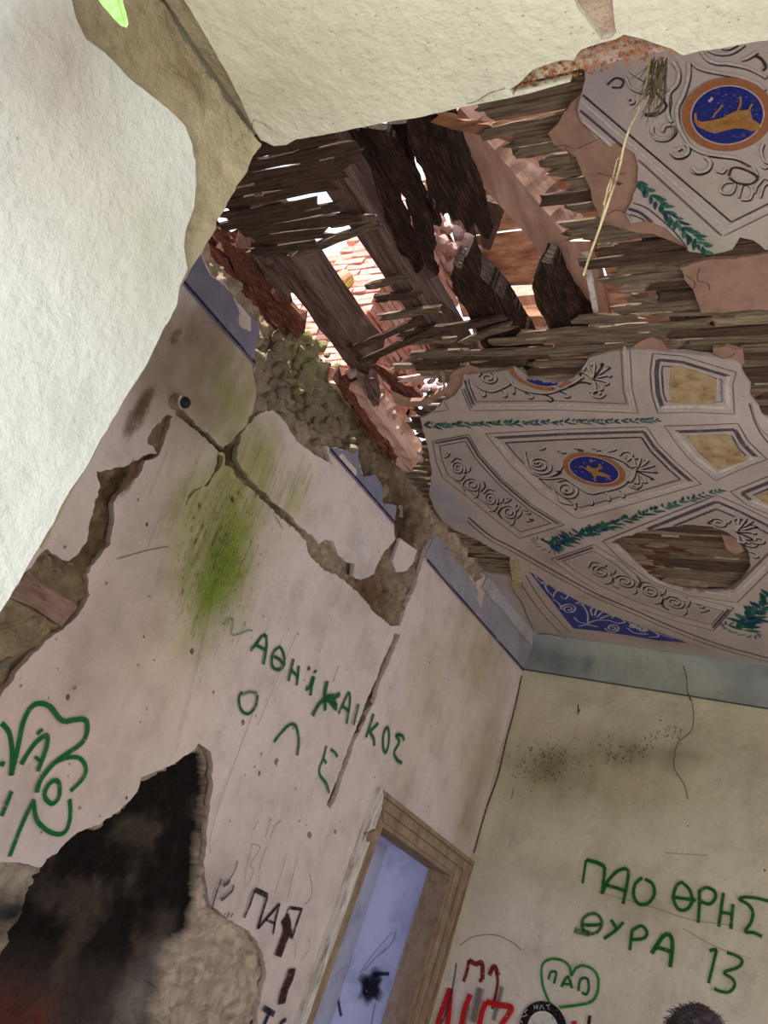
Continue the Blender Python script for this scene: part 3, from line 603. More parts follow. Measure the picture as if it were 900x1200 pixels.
piece('plaster', PR, [('w', XL, 0), ('w', XL, HC), ('w', XR, HC), ('w', XR, 0)], [nick(679, 833, 1.4), nick(806, 968, 1.2), nick(896, 1020, 1.2)], .03, 0, M['plaster'], wall_back, grid=.04, jag=.002, step=.01, seed=15, col=wcol, jag_outer=False, relief=.012)
box('wall_core', (XL - .5, YR + .03, 0), (XR + .4, YR + .5, HC + .45), M['mortar'], wall_back)
trim_back = struct(empty('trim_2'))
bcolR = blobs(PR, (158, 164, 160), [(650, 770, .35, .12, 0, (120, 130, 132), .9), (760, 790, .3, .2, 0, (168, 172, 156), .9), (700, 765, .2, .06, 0, (172, 170, 160), .7), (860, 820, .2, .12, 0, (128, 134, 130), .8), (690, 780, .03, .07, 0, (96, 104, 106), .9), (820, 800, .2, .1, 0, (178, 178, 160), .6), (900, 790, .3, .06, 0, (120, 124, 124), .7)], 3)
def cove(uv): t = np.clip((uv[:, 1] - (HC - .12)) / .12, 0, 1); return .05 * t * t
piece('painted_band', PR, [('w', XL, HB), ('w', XL, HC + .0), ('w', XR, HC + .0), ('w', XR, HB)], [], .004, .006, M['plaster'], trim_back, grid=.03, jag=0, step=.03, seed=16, col=bcolR, jag_outer=False, relief=.012, offf=cove)
ink = Ink(PR, .0135); xx = np.arange(XL, XR, .03); ln = np.stack([xx, np.full(len(xx), HB)], -1); ink.add_uv(ln, .012, (84, 84, 84), .9, .2); ink.build('painted_line', trim_back)
# crack lines, mould, nail
ink = Ink(PR, .010)
E_ = lambda pts: s2(500, 600, .4444, pts)
for st, w_ in ((E_([(668, 388), (685, 430), (690, 480), (700, 500), (705, 545), (698, 580), (665, 610), (655, 645), (655, 680), (680, 720), (690, 760)]), 1.3), (E_([(690, 480), (698, 500)]), 2), (E_([(230, 730), (225, 760)]), 1)): ink.line(st, w_, (96, 80, 60), .85, .3, off=.0145 if st[0][1] < 800 else None)
ink.line([(612, 792), (604, 830), (594, 868), (584, 910), (570, 950), (556, 1000)], 2.2, (58, 40, 30), .9, .3, off=.0105)
for i in range(260):
    x, y = (rng.gauss(640, 26), rng.gauss(892, 14)) if rng.random() < .5 else (rng.uniform(700, 800), 0)
    if y == 0: y = 872 + 14 * math.sin((x - 700) / 18) + rng.gauss(0, 7)
    ink.disc(x, y, rng.uniform(.003, .008), rng.uniform(.003, .012), 0, (74, 66, 46), .6, seed=i)
for i in range(70): ink.disc(rng.uniform(570, 900), rng.uniform(850, 1190), .004, .005, 0, (110, 92, 70), .6, seed=i)
ink.line([(678, 826), (678, 838)], 1.5, (50, 36, 26), .9, .2)
for st in ([(540, 1108), (556, 1098), (580, 1096), (600, 1104), (612, 1114)],): ink.line(st, 1.6, (150, 142, 134), .7, .3)
for st in ([(780, 1000), (830, 1003)], [(700, 1045), (760, 1062), (810, 1078), (860, 1085)], [(800, 1088), (840, 1110), (880, 1124)]): ink.line(st, 2.0, (160, 146, 116), .5, .7)
ink.build('cracks_and_mould', wall_back, kind='stuff')
Gf = lambda pts: s2(660, 990, .26667, pts)
DG = (20, 92, 26); HAL = (120, 170, 90)
W1 = [[dict(p=Gf([(88, 172), (95, 120), (103, 68)]), w=2.6), dict(p=Gf([(103, 68), (150, 80), (185, 98)]), w=4.2), Gf([(185, 98), (180, 160), (172, 220)])],
      [Gf([(172, 218), (200, 160), (245, 115), (285, 112), (285, 160), (265, 262)]), Gf([(195, 180), (240, 192), (275, 205)])],
      [dict(p=Gf([(350, 146), (318, 175), (312, 225), (335, 262), (375, 258), (402, 220), (395, 175), (362, 152)]))],
      [dict(p=Gf([(515, 168), (492, 200), (488, 245), (510, 285), (545, 285), (568, 250), (560, 205), (535, 175)]), closed=True), Gf([(478, 230), (530, 238), (585, 245)])],
      [Gf([(600, 200), (600, 270), (595, 345)]), Gf([(600, 205), (630, 190), (665, 205), (670, 235), (645, 262), (605, 250)])],
      [Gf([(706, 212), (695, 290), (685, 362)]), Gf([(748, 262), (742, 320), (738, 372)]), Gf([(690, 298), (740, 305)])],
      [Gf([(905, 250), (850, 236), (800, 232), (778, 242), (815, 265), (835, 300), (825, 345), (802, 382), (840, 388), (875, 405)])]]
for i, s_ in enumerate(W1): word(PR, 'graffiti', s_, DG, 3.6, wall_back, ['green Π of the upper line', 'green Α of the upper line', 'green Ο of the upper line', 'green Θ of the upper line', 'green Ρ of the upper line', 'green Η of the upper line', 'green Σ at the edge of the frame'][i], halo=HAL, soft=.22, off=.0105)
W2 = [[dict(p=Gf([(120, 305), (88, 330), (88, 370), (120, 392), (155, 382), (172, 345), (155, 310)]), closed=True, alpha=.7), dict(p=Gf([(88, 352), (130, 355), (170, 350)])), dict(p=Gf([(50, 375), (80, 385), (120, 392)]), alpha=.5, w=6)],
      [Gf([(212, 330), (225, 350), (238, 372)]), Gf([(268, 342), (230, 380), (180, 415)])], [Gf([(305, 375), (300, 420), (295, 465)]), Gf([(305, 378), (345, 358), (370, 385), (355, 412), (305, 418)])],
      [dict(p=Gf([(390, 480), (415, 440), (445, 400), (470, 398), (482, 440), (472, 540)]), w=4.6), dict(p=Gf([(405, 450), (450, 462), (488, 475)]), w=4.2)],
      [Gf([(645, 470), (660, 462), (678, 462)]), Gf([(676, 462), (660, 530), (640, 610)]), Gf([(720, 475), (760, 488), (788, 510), (770, 540), (710, 562), (745, 590), (755, 620), (730, 648), (690, 645), (665, 632)])]]
for i, s_ in enumerate(W2): word(PR, 'graffiti', s_, DG, 3.4, wall_back, ['smeared green Θ of the lower line', 'green Υ of the lower line', 'green Ρ of the lower line', 'green Α of the lower line', 'green number 13'][i], halo=HAL, soft=.22, off=.0105)
Hh = lambda pts: s2(480, 1080, .24444, pts)
word(PR, 'graffiti_heart', [dict(p=Hh([(690, 420), (660, 360), (640, 300), (635, 230), (650, 195), (690, 180), (740, 190), (770, 220), (778, 258), (800, 225), (835, 212), (880, 230), (905, 270), (905, 330), (880, 380), (820, 400), (720, 412)]), w=2.8)], (30, 128, 40), 2.8, wall_back, 'green heart outline', halo=HAL, soft=.25, off=.0105)
word(PR, 'graffiti', [dict(p=Hh([(668, 280), (680, 245), (705, 245), (695, 300)]), w=3), dict(p=Hh([(730, 315), (762, 265), (782, 322)]), w=3.4), dict(p=Hh([(742, 300), (772, 302)]), w=2.5), dict(p=Hh([(812, 335), (822, 280), (855, 275), (862, 320), (850, 350), (828, 340)]), w=3.2)], (14, 96, 44), 3, wall_back, 'green ΠΑΟ inside the heart', soft=.25, off=.011)
RED = (150, 22, 28)
word(PR, 'graffiti', [dict(p=Hh([(262, 290), (278, 240), (288, 185)]), w=4), dict(p=Hh([(288, 185), (320, 205), (350, 200), (352, 280)]), w=5), dict(p=Hh([(335, 285), (352, 280)]), w=4), dict(p=Hh([(385, 260), (408, 215), (430, 260)]), w=5), dict(p=Hh([(418, 240), (425, 300), (400, 420)]), w=3.4)], (120, 20, 26), 4, wall_back, 'dark red letters Π1', soft=.2, off=.0105)
word(PR, 'graffiti', [Hh([(200, 322), (170, 400), (135, 500)]), Hh([(200, 322), (195, 400), (185, 500)]), Hh([(295, 350), (265, 430), (250, 510)]), Hh([(370, 385), (350, 440), (335, 510)]), Hh([(370, 385), (430, 400), (490, 412), (475, 450), (440, 500)]), Hh([(575, 430), (560, 500)]), Hh([(680, 430), (685, 500)]), Hh([(790, 478), (795, 510)])], (196, 26, 34), 6, wall_back, 'large bright red letters along the bottom', halo=(220, 120, 120), soft=.2, off=.0115)
ink = Ink(PR, .0108)
for x, y, a, b_ in ((560, 1170, .10, .16), (585, 1168, .06, .10), (545, 1190, .08, .10)): ink.line([(x + 4, y - 12), (x, y + 5), (x - 6, y + 28)], a * 140, (96, 84, 82), .6, .7)
ink.build('dark_smear', wall_back, 'dark grey smear behind the red letters')
# round sticker with a black rim
c0 = PR.p((637, 1206)); ring_o = [c0 + .135 * np.array([math.cos(a), math.sin(a)]) for a in np.linspace(0, 2 * PI, 48, False)]; 
ink = Ink(PR, .0118); ink.fill(None, (20, 20, 26), .98, uv=np.array(ring_o)); ink.off = .0126; ink.fill(None, (214, 206, 200), 1, uv=np.array([c0 + .087 * np.array([math.cos(a), math.sin(a)]) for a in np.linspace(0, 2 * PI, 40, False)]))
T_ = lambda pts: s2(590, 1140, .14444, pts)
for st in (T_([(255, 265), (258, 300)]), T_([(280, 260), (282, 298)]), T_([(256, 284), (282, 280)]), T_([(300, 300), (318, 262), (335, 300)]), T_([(352, 265), (385, 262)]), T_([(368, 264), (370, 300)]), T_([(200, 300), (178, 322), (200, 345), (150, 362)]), T_([(140, 380), (160, 410)])): ink.line(st, 1.4, (200, 198, 200), .9, .2, smooth=False, off=.0132)
ink.build('round_sticker', wall_back, 'black rimmed round emblem with white lettering ΗΑΤ')
word(PR, 'graffiti', [dict(p=[(692, 1190), (690, 1203)], w=4)], (24, 22, 26), 4, wall_back, 'short black stroke', soft=.2)

# ---- front wall with the window we look through --------------------------------------------------------
wall_front = struct(empty('wall_front'))
multibox('wall_core', [((-3.1, YO, 0), (XJ - .045, YW, HC + .1)), ((XJ - .045, YO, HS + .03), (.92, YW, HC + .1)), ((.92, YO, 0), (XR + .4, YW, HC + .1)), ((XJ - .045, YO, 0), (.92, YW, .55))], M['outwall'], wall_front)
JO = [(70, -40), (84, 0), (90, 22), (102, 45), (125, 60), (150, 88), (172, 106), (198, 126), (216, 146), (226, 168), (231, 190), (231, 215), (228, 245), (219, 270), (217, 290), (221, 315), (213, 335), (209, 360), (190, 394), (120, 513), (60, 615), (0, 718), ('w', YW, .55), ('w', YO, .55), ('w', YO, 2.36)]
jcol = blobs(PJ, (192, 194, 188), [(30, 50, .10, .12, 0, (162, 156, 150), 1.), (110, 110, .14, .12, 0, (172, 168, 158), .8), (40, 200, .1, .12, 0, (176, 172, 166), .6), (120, 200, .2, .2, 0, (184, 178, 168), .6), (60, 20, .1, .1, 0, (150, 142, 134), .8), (180, 300, .1, .12, 0, (176, 174, 156), .7)], 6)
piece('plaster', PJ, JO, [], .035, 0, M['white'], wall_front, grid=.012, jag=.004, step=.006, seed=22, col=jcol, relief=.012, jag_outer=True)
def relief_grid(name, plane, u0, u1, v0, v1, st, off, amp, sc, col, parent, seed=3, fn=None):
    us = np.arange(u0, u1 + st, st); vs = np.arange(v0, v1 + st, st); a, b = np.meshgrid(us, vs, indexing='ij'); uv = np.stack([a.ravel(), b.ravel()], -1)
    o = off + amp * (fbm(uv[:, 0] * sc, uv[:, 1] * sc, seed, 5) - .5) + amp * .4 * (fbm(uv[:, 0] * sc * 5, uv[:, 1] * sc * 5, seed + 4, 3) - .5)
    if fn is not None: o = o + fn(uv)
    n = len(vs); F = [(i * n + j, (i + 1) * n + j, (i + 1) * n + j + 1, i * n + j + 1) for i in range(len(us) - 1) for j in range(n - 1)]
    return mesh_obj(name, plane.to3(uv, o), F, M['rubble'], parent, smooth=True, col=col(uv))
relief_grid('masonry', PJ, YO, YW, 1.8, HS, .007, -.020, .022, 14, blobs(PJ, (212, 196, 160), [(180, 40, .1, .1, 0, (176, 156, 122), .9), (260, 200, .12, .12, 0, (222, 204, 166), .8), (120, 20, .06, .06, 0, (168, 152, 122), .9), (230, 90, .04, .04, 0, (170, 146, 112), .9)], 3), wall_front)
SO = [(206, -40), (214, 0), (232, 28), (250, 60), (266, 85), (280, 112), (290, 135), (298, 152), (306, 164), (320, 171), (334, 170), (346, 164), (380, 158), (420, 150), (500, 136), (570, 120), (601, 113), (596, 103), (608, 96), (624, 81), (636, 76), (648, 72), (660, 69), (672, 70), (676, 62), (682, 57), (696, 53), (706, 50), (722, 46), (731, 41), (757, 48), (787, 58), (800, 66), (830, 60), (870, 52), (905, 46), ('w', .92, YW - .005), ('w', .92, YO), ('w', -.86, YO)]
SH = [(671, -12), (676, 8), (685, 19), (693, 30), (699, 38), (705, 46), (716, 44), (723, 38), (719, 20), (716, 0), (716, -12)]
scol = blobs(PS, (184, 182, 164), [(420, 80, .2, .1, 0, (172, 168, 146), .8), (330, 120, .1, .05, 0, (170, 164, 144), .8), (520, 30, .2, .2, 0, (190, 186, 168), .5)], 6)
piece('plaster', PS, SO, [SH], .016, 0, M['white'], wall_front, grid=.015, jag=.003, step=.006, seed=25, col=scol, relief=.008)
relief_grid('masonry', PS, XJ - .02, .92, YO, YW - .003, .010, -.010, .008, 12, blobs(PS, (206, 190, 154), [(260, 100, .1, .05, 0, (176, 156, 122), .7), (700, 20, .1, .1, 0, (190, 176, 130), .8), (700, 80, .16, .08, 0, (246, 220, 196), 1.6), (640, 95, .12, .06, 0, (250, 228, 196), 1.6), (760, 60, .1, .06, 0, (230, 196, 180), 1.6)], 3), wall_front)
ink = Ink(PS, -.003)
edge_poly = PS.poly([(596, 108), (608, 96), (624, 81), (648, 72), (675, 68), (682, 57), (707, 50), (731, 43), (757, 50), (787, 60), (796, 64), (700, 86)])
n_ = 0
while n_ < 210:
    x, y = rng.uniform(596, 800), rng.uniform(40, 112)
    q = PS.p((x, y))
    if inside(np.array([q]), edge_poly)[0] and (x < 760 or rng.random() < .3): ink.disc(x, y, rng.uniform(.0015, .004), rng.uniform(.0015, .004), rng.uniform(0, 180), (140, 84, 44) if rng.random() < .6 else (104, 62, 36), .85, core=.5, seed=n_); n_ += 1
ink.build('rust_spots', wall_front, 'rust coloured spots on the bare lintel edge', kind='stuff')
ink = Ink(PS, .0045)
for st, w_ in (([(593, 101), (583, 104), (572, 108), (560, 116), (548, 119)], 1.1), ([(320, 150), (300, 138), (296, 150)], .8), ([(297, 168), (290, 150), (276, 130), (260, 112), (250, 96), (236, 78), (222, 58), (210, 40), (196, 22), (185, 8), (178, -8)], 2.2)): ink.line(st, w_, (74, 60, 44), .9, .25, off=.0045 if w_ < 2 else -.001)
for i in range(60): ink.disc(rng.uniform(330, 900), rng.uniform(0, 150), rng.uniform(.0012, .003), .0015, 0, (130, 112, 84), .6, seed=i, keepf=lambda q: inside(q, PS.poly(SO)))
ink.build('hairline_cracks', wall_front, kind='stuff')
# white lip under the rusty patch
piece('plaster', PS, [(601, 115), (625, 109), (650, 102), (668, 97), (668, 95), (640, 101), (603, 109)], [], .012, -.002, M['white'], wall_front, grid=.02, jag=.001, step=.006, seed=27, col=scol)

# ---- right wall, floor -------------------------------------------------------------------------------------
wall_right = struct(multibox('wall_right', [((XR, YW, 0), (XR + .4, 1.3, HC + .1)), ((XR, 1.3, 0), (XR + .4, 2.7, .7)), ((XR, 1.3, 2.75), (XR + .4, 2.7, HC + .1)), ((XR, 2.7, 0), (XR + .4, 3.5, HC + .1)), ((XR, 3.5, 0), (XR + .4, 4.9, .7)), ((XR, 3.5, 2.75), (XR + .4, 4.9, HC + .1)), ((XR, 4.9, 0), (XR + .4, YR + .1, HC + .1))], M['outwall']))  # both window openings are made up to let light in from the right
floor = struct(box('floor', (-3.4, -.2, -.2), (2.8, 6.2, 0), M['floor']))
ground = struct(box('ground', (-14, -14, -.3), (14, 16, -.21), M['floor']))

# ---- ceiling -----------------------------------------------------------------------------------------------
ceiling = struct(empty('ceiling'))
NP = [(492, 490), (500, 520), (503, 530), (506, 553), (503, 580), (508, 594), (520, 612), (532, 621), (545, 626), (562, 634), (580, 645), (603, 655), (606, 668), (604, 686), (598, 676), (580, 674), (563, 672), ('w', XL + .003, PC.p((566, 672))[1]), ('w', XL + .003, YR), ('w', XR, YR), ('w', XR, 2.75), (960, 520), (925, 508), (905, 500), (892, 488), (888, 478), (880, 466), (879, 452), (871, 440), (867, 427), (853, 421), (827, 417), (800, 414), (773, 412), (740, 410), (710, 413), (690, 419), (683, 434), (672, 443), (655, 448), (645, 449), (632, 446), (617, 445), (602, 434), (580, 436), (563, 438), (543, 439), (541, 452), (532, 464), (518, 473), (508, 482)]
HOLE = [(715, 633), (725, 629), (740, 627), (760, 620), (785, 617), (813, 615), (833, 617), (850, 622), (863, 630), (873, 637), (879, 648), (880, 664), (868, 681), (858, 690), (846, 693), (832, 694), (817, 694), (800, 692), (787, 689), (773, 684), (758, 675), (748, 666), (738, 656), (726, 645)]
TP = [(684, 60), (683, 92), (678, 117), (676, 130), (683, 145), (700, 163), (713, 168), (727, 168), (743, 180), (748, 197), (747, 217), (738, 240), (733, 250), (740, 262), (760, 258), (780, 266), (797, 281), (808, 294), (833, 297), (857, 292), (867, 278), (883, 281), (897, 292), (930, 293), ('w', -.2, 2.1), ('w', .5, 2.35), ('w', XR, 2.3), ('w', XR, YW), (700, -60)]
npoly = jagged(PC.poly(NP), .02, .008, 41); tpoly = jagged(PC.poly(TP), .02, .008, 42); hpoly = jagged(PC.poly(HOLE), .02, .014, 43)
def W_(poly): return [('w', a, b) for a, b in poly]
ccol = blobs(PC, (180, 165, 159), [
    (560, 560, .15, .2, 0, (180, 174, 178), .5), (690, 620, .2, .2, 0, (188, 176, 170), .5), (720, 600, .12, .2, 0, (160, 142, 126), .6), (655, 625, .12, .1, 0, (156, 138, 122), .6), (740, 560, .3, .3, 0, (196, 182, 178), .3), (860, 500, .3, .2, 0, (204, 190, 188), .5),
    (540, 640, .1, .3, 0, (170, 150, 140), .5), (640, 700, .2, .2, 0, (176, 154, 140), .6), (840, 710, .2, .1, 0, (206, 196, 180), .6), (780, 750, .3, .1, 0, (150, 130, 114), .8), (700, 700, .3, .06, 0, (160, 138, 122), .7), (640, 660, .12, .2, 0, (158, 136, 122), .7), (735, 575, .16, .10, 0, (196, 182, 172), .6), (860, 640, .2, .1, 0, (190, 180, 168), .4), (780, 120, .3, .3, 0, (176, 164, 166), .5), (820, 280, .15, .15, 0, (176, 178, 160), .6), (700, 100, .1, .2, 0, (150, 142, 150), .5), (870, 270, .1, .1, 0, (190, 178, 170), .5), (500, 560, .06, .25, 0, (158, 158, 176), .8), (530, 600, .08, .2, 0, (160, 160, 178), .8), (590, 700, .10, .3, 0, (172, 168, 176), .8)], 12)
_PAN = [[(507, 517), (549, 509), (563, 533), (590, 563), (623, 591), (661, 615), (609, 631), (585, 613), (560, 592), (540, 576), (519, 560)], [(580, 515), (660, 511), (752, 508), (786, 542), (808, 563), (750, 580), (682, 598), (640, 572), (606, 541)], [(546, 440), (556, 474), (650, 474), (738, 476), (728, 410), (560, 405)],
        [(724, 636), (770, 618), (838, 592), (868, 604), (900, 618), (925, 632), (898, 662), (862, 694), (810, 690), (765, 672)], [(656, 656), (694, 645), (724, 662), (756, 689), (800, 704), (848, 716), (832, 732), (789, 720), (744, 704), (700, 685)]]
_PANU = [PC.poly(q) for q in _PAN]; _cc0 = ccol
def ccol(uv):
    c = _cc0(uv)
    for q in _PANU: c[inside(uv, q)] *= .84
    return c
plaster_n = piece('plaster', PC, W_(npoly), [W_(hpoly)], .020, 0, M['ceil'], ceiling, grid=.022, jag=.0, step=9, seed=41, col=ccol, jag_outer=False, relief=.0)
plaster_t = piece('plaster', PC, W_(tpoly), [], .020, 0, M['ceil'], ceiling, grid=.04, jag=.0, step=9, seed=42, col=ccol, jag_outer=False, relief=.0)
SCR = [[(668, 122), (655, 140), (641, 158), (647, 172), (660, 180), (672, 186), (680, 205), (690, 226), (697, 245), (705, 262), (735, 272), (765, 276), (790, 286), (800, 290), (775, 255), (755, 245), (760, 190), (720, 150), (690, 110), (682, 112)],
       [(800, 330), (795, 314), (817, 308), (860, 306), (900, 300), (940, 298), (1000, 296), (1000, 366), (930, 366), (890, 364), (847, 369), (822, 368), (817, 355), (812, 342)],
       [(738, 412), (748, 404), (762, 398), (775, 404), (785, 416), (770, 420), (745, 420)], [(835, 410), (850, 407), (872, 412), (872, 430), (850, 428), (838, 420)], [(522, 452), (528, 440), (545, 432), (560, 436), (545, 452), (533, 466), (520, 470)], [(845, 630), (862, 632), (872, 648), (862, 652), (850, 645)]]
scr_polys = [jagged(PC.poly(s_), .02, .012, 50 + i) for i, s_ in enumerate(SCR)]
for i, s_ in enumerate(scr_polys): piece('scratch_coat', PC, W_(s_), [], .014, -.006 - .0005 * i, M['scratch'], ceiling, grid=.05, jag=0, step=9, jag_outer=False, relief=.004, seed=60 + i)
def on_ceiling(uv): return (inside(uv, npoly) & ~inside(uv, hpoly)) | inside(uv, tpoly)

# ---- painted decoration of the ceiling -------------------------------------------------------------------
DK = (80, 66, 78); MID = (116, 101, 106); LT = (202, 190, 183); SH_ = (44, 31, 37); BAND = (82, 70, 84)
def off_poly(poly, d):
    """inset of a pixel polygon by d px (towards its centre)"""
    P = np.array(poly, float); n = len(P); A = 0.5 * sum(P[i][0] * P[(i + 1) % n][1] - P[(i + 1) % n][0] * P[i][1] for i in range(n)); s = 1 if A > 0 else -1
    out = []
    for i in range(n):
        a, b, c = P[i - 1], P[i], P[(i + 1) % n]; e1 = (b - a) / np.hypot(*(b - a)); e2 = (c - b) / np.hypot(*(c - b))
        n1 = np.array([-e1[1], e1[0]]) * s; n2 = np.array([-e2[1], e2[0]]) * s; m = n1 + n2; L = np.hypot(*m)
        if L < .2: m = n1; L = 1
        m /= L; k = d / max(.45, m @ n1); out.append(b + m * k)
    return np.array(out)
class CInk(Ink):
    def build(s, name, parent, label=None, mat=None, kind=None): return Ink.build(s, name, parent, label, mat or M['distemper'], kind)
    def L(s, px, w, col, alpha=1., **k): s.line(px, w, col, alpha, keepf=on_ceiling, **k)
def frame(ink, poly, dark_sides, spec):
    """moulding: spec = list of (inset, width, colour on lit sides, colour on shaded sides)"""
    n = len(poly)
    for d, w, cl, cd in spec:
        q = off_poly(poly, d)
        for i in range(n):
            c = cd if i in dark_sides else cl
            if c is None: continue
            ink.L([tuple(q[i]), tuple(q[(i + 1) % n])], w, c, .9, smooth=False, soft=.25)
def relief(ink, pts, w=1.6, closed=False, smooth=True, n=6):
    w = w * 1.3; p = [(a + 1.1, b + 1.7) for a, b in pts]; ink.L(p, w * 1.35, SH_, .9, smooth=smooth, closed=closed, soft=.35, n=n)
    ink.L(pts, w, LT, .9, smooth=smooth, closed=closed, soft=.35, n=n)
def spiral(cx, cy, rx, ry, turns=1.6, a0=0, sgn=1, rot=0, k=9):
    out = []; c, s_ = math.cos(math.radians(rot)), math.sin(math.radians(rot))
    for i in range(int(turns * k) + 1):
        t = i / (turns * k); r = 1 - .82 * t; a = math.radians(a0) + sgn * 2 * PI * turns * t
        x, y = rx * r * math.cos(a), ry * r * math.sin(a); out.append((cx + x * c - y * s_, cy + x * s_ + y * c))
    return out
def curl(ink, cx, cy, rx, ry, rot=0, sgn=1, a0=0, w=1.5, turns=1.5): relief(ink, spiral(cx, cy, rx, ry, turns, a0, sgn, rot), w, n=3)
def rinceau(ink, cl, n, rx, ry, rot, w=1.3):
    q = catmull(cl, 20); L = np.r_[0, np.cumsum(np.hypot(*np.diff(q, axis=0).T))]; ang0 = rot
    for i in range(n):
        t = (i + .5) / n * L[-1]; x, y = np.interp(t, L, q[:, 0]), np.interp(t, L, q[:, 1]); sgn = 1 if i % 2 else -1
        curl(ink, x, y, rx, ry, ang0, sgn, 180 if i % 2 else 0, w, 1.9)
        k = i % len(q); r = math.radians(ang0); dx, dy = math.cos(r) * rx * 1.15, math.sin(r) * rx * 1.15; px_, py_ = -math.sin(r) * ry, math.cos(r) * ry
        relief(ink, [(x - dx, y - dy + 0), (x - dx * .9 + px_ * sgn, y - dy * .9 + py_ * sgn), (x - dx * .3 + px_ * 1.3 * sgn, y - dy * .3 + py_ * 1.3 * sgn)], w, n=3)
        relief(ink, [(x + dx, y + dy), (x + dx * 1.05 - px_ * sgn, y + dy * 1.05 - py_ * sgn), (x + dx * .6 - px_ * 1.5 * sgn, y + dy * .6 - py_ * 1.5 * sgn)], w * .8, n=3)
        relief(ink, [(x + dx * .8, y + dy * .8), (x + dx * 1.1 + px_ * .8 * sgn, y + dy * 1.1 + py_ * .8 * sgn), (x + dx * .9 + px_ * 1.4 * sgn, y + dy * .9 + py_ * 1.4 * sgn)], w * .7, n=3)
def palmette(ink, cx, cy, L, rot, n=7, spread=140, w=1.4, sq=.6):
    r0 = math.radians(rot)
    for i in range(n):
        a = math.radians(-spread / 2 + spread * i / (n - 1)); l = L * (1 - .25 * abs(i - (n - 1) / 2) / (n / 2))
        pts = [(0, 0), (l * .5 * math.cos(a), l * .5 * math.sin(a)), (l * math.cos(a * 1.1), l * math.sin(a * 1.1)), (l * .85 * math.cos(a * 1.35), l * .85 * math.sin(a * 1.35))]
        relief(ink, [(cx + x * math.cos(r0) - y * sq * math.sin(r0), cy + x * math.sin(r0) + y * sq * math.cos(r0)) for x, y in pts], w, n=3)
def lobes(ink, pts, w=1.5):
    """little comma shaped leaves hanging off a stem"""
    for x, y, dx, dy in pts: relief(ink, [(x, y), (x + dx * .7, y + dy * .4), (x + dx, y + dy), (x + dx * .7, y + dy * 1.25), (x + dx * .45, y + dy * .95)], w, n=3)
def filled_disc(ink, c, r, col, n=56, off=None, wob=0, a=1.):
    ink.fill(None, col, a, off=off, uv=np.array([np.array(c) + r * np.array([math.cos(t), math.sin(t)]) for t in np.linspace(0, 2 * PI, n, False)]))
def medallion(c, r, name='painted_medallion', clip=False, parent=None):
    ink = CInk(PC, .0022)
    t = np.linspace(0, 2 * PI, 57); 
    for rr, w_, col in ((.90, .20, (158, 100, 66)), (.80, .018, (214, 200, 196)), (1.0, .014, (150, 120, 100))):
        uv = np.stack([c[0] + r * rr * np.cos(t), c[1] + r * rr * np.sin(t)], -1); k = on_ceiling(uv); ink.add_uv(uv, r * w_, col, 1, 0.02, keep=k, off=.0022 if w_ > .1 else .003)
    # blue field as rings so that it can be cut by a broken edge
    for rr in np.arange(.06, .80, .075):
        uv = np.stack([c[0] + r * rr * np.cos(t), c[1] + r * rr * np.sin(t)], -1); ink.add_uv(uv, r * .085, (28, 38, 122), 1, 0.02, keep=on_ceiling(uv), off=.0022)
    uv = np.stack([c[0] + r * .03 * np.cos(t), c[1] + r * .03 * np.sin(t)], -1); ink.add_uv(uv, r * .07, (28, 38, 122), 1, .02, keep=on_ceiling(uv), off=.0022)
    return ink
GOLD = (164, 118, 62)
# garlands -------------------------------------------------------------------------------------------------
def garland(a, b, w0, w1, n, parent, loose=0, seed=0):
    ink = CInk(PC, .0018); A, B_ = PC.p(a), PC.p(b); d = B_ - A; Lg = np.hypot(*d); e = d / Lg; nr = np.array([-e[1], e[0]]); r = random.Random(seed)
    sc0 = PC.scale(*a)
    for i in range(n):
        t = (i + r.random() * .6) / n; w = (w0 + (w1 - w0) * t)
        for sgn in (-1, 1):
            for rep in range(2 if loose and t < .4 else 1):
                c = A + d * t + nr * r.uniform(-.15, .15) * w; l = w * r.uniform(.75, 1.25); ang = sgn * r.uniform(.35, .95) + (r.uniform(-1.2, 1.2) if loose and t < .25 else 0)
                dr = e * math.cos(ang) + nr * math.sin(ang); pn = np.array([-dr[1], dr[0]]); col = r.choice([(24, 80, 78), (18, 64, 68), (50, 108, 98), (30, 52, 108) if loose and r.random() < .5 and t < .5 else (28, 88, 82)])
                leaf = np.array([c, c + dr * l * .4 + pn * l * .20, c + dr * l * .75 + pn * l * .14, c + dr * l, c + dr * l * .7 - pn * l * .12, c + dr * l * .35 - pn * l * .17])
                if not on_ceiling(leaf[:1])[0]: continue
                ink.k += 1; o_ = .0018 + (ink.k % 9) * .00012; bb = len(ink.V)
                for p in leaf: ink.V.append(PC.to3(p, o_)); ink.C.append((*lin(col), .93))
                ink.F.append(tuple(range(bb, bb + 6)))
    if loose:
        for k in range(14):
            an = k * .45; c = A + nr * math.sin(an) * w0 * .9 + e * math.cos(an) * w0 * .5
            ink.add_uv([c, c + np.array([math.cos(an), math.sin(an)]) * w0 * .5], w0 * .14, (24, 92, 96), .9, .2)
    return ink.build('painted_garland', parent, kind='stuff')
garland((496, 498), (772, 492), .040, .026, 62, plaster_n, seed=1)
garland((640, 639), (845, 573), .075, .032, 48, plaster_n, loose=1, seed=2)
garland((868, 738), (935, 664), .10, .05, 30, plaster_n, loose=1, seed=3)
garland((746, 212), (829, 294),   .036, .040, 24, plaster_t, seed=4)
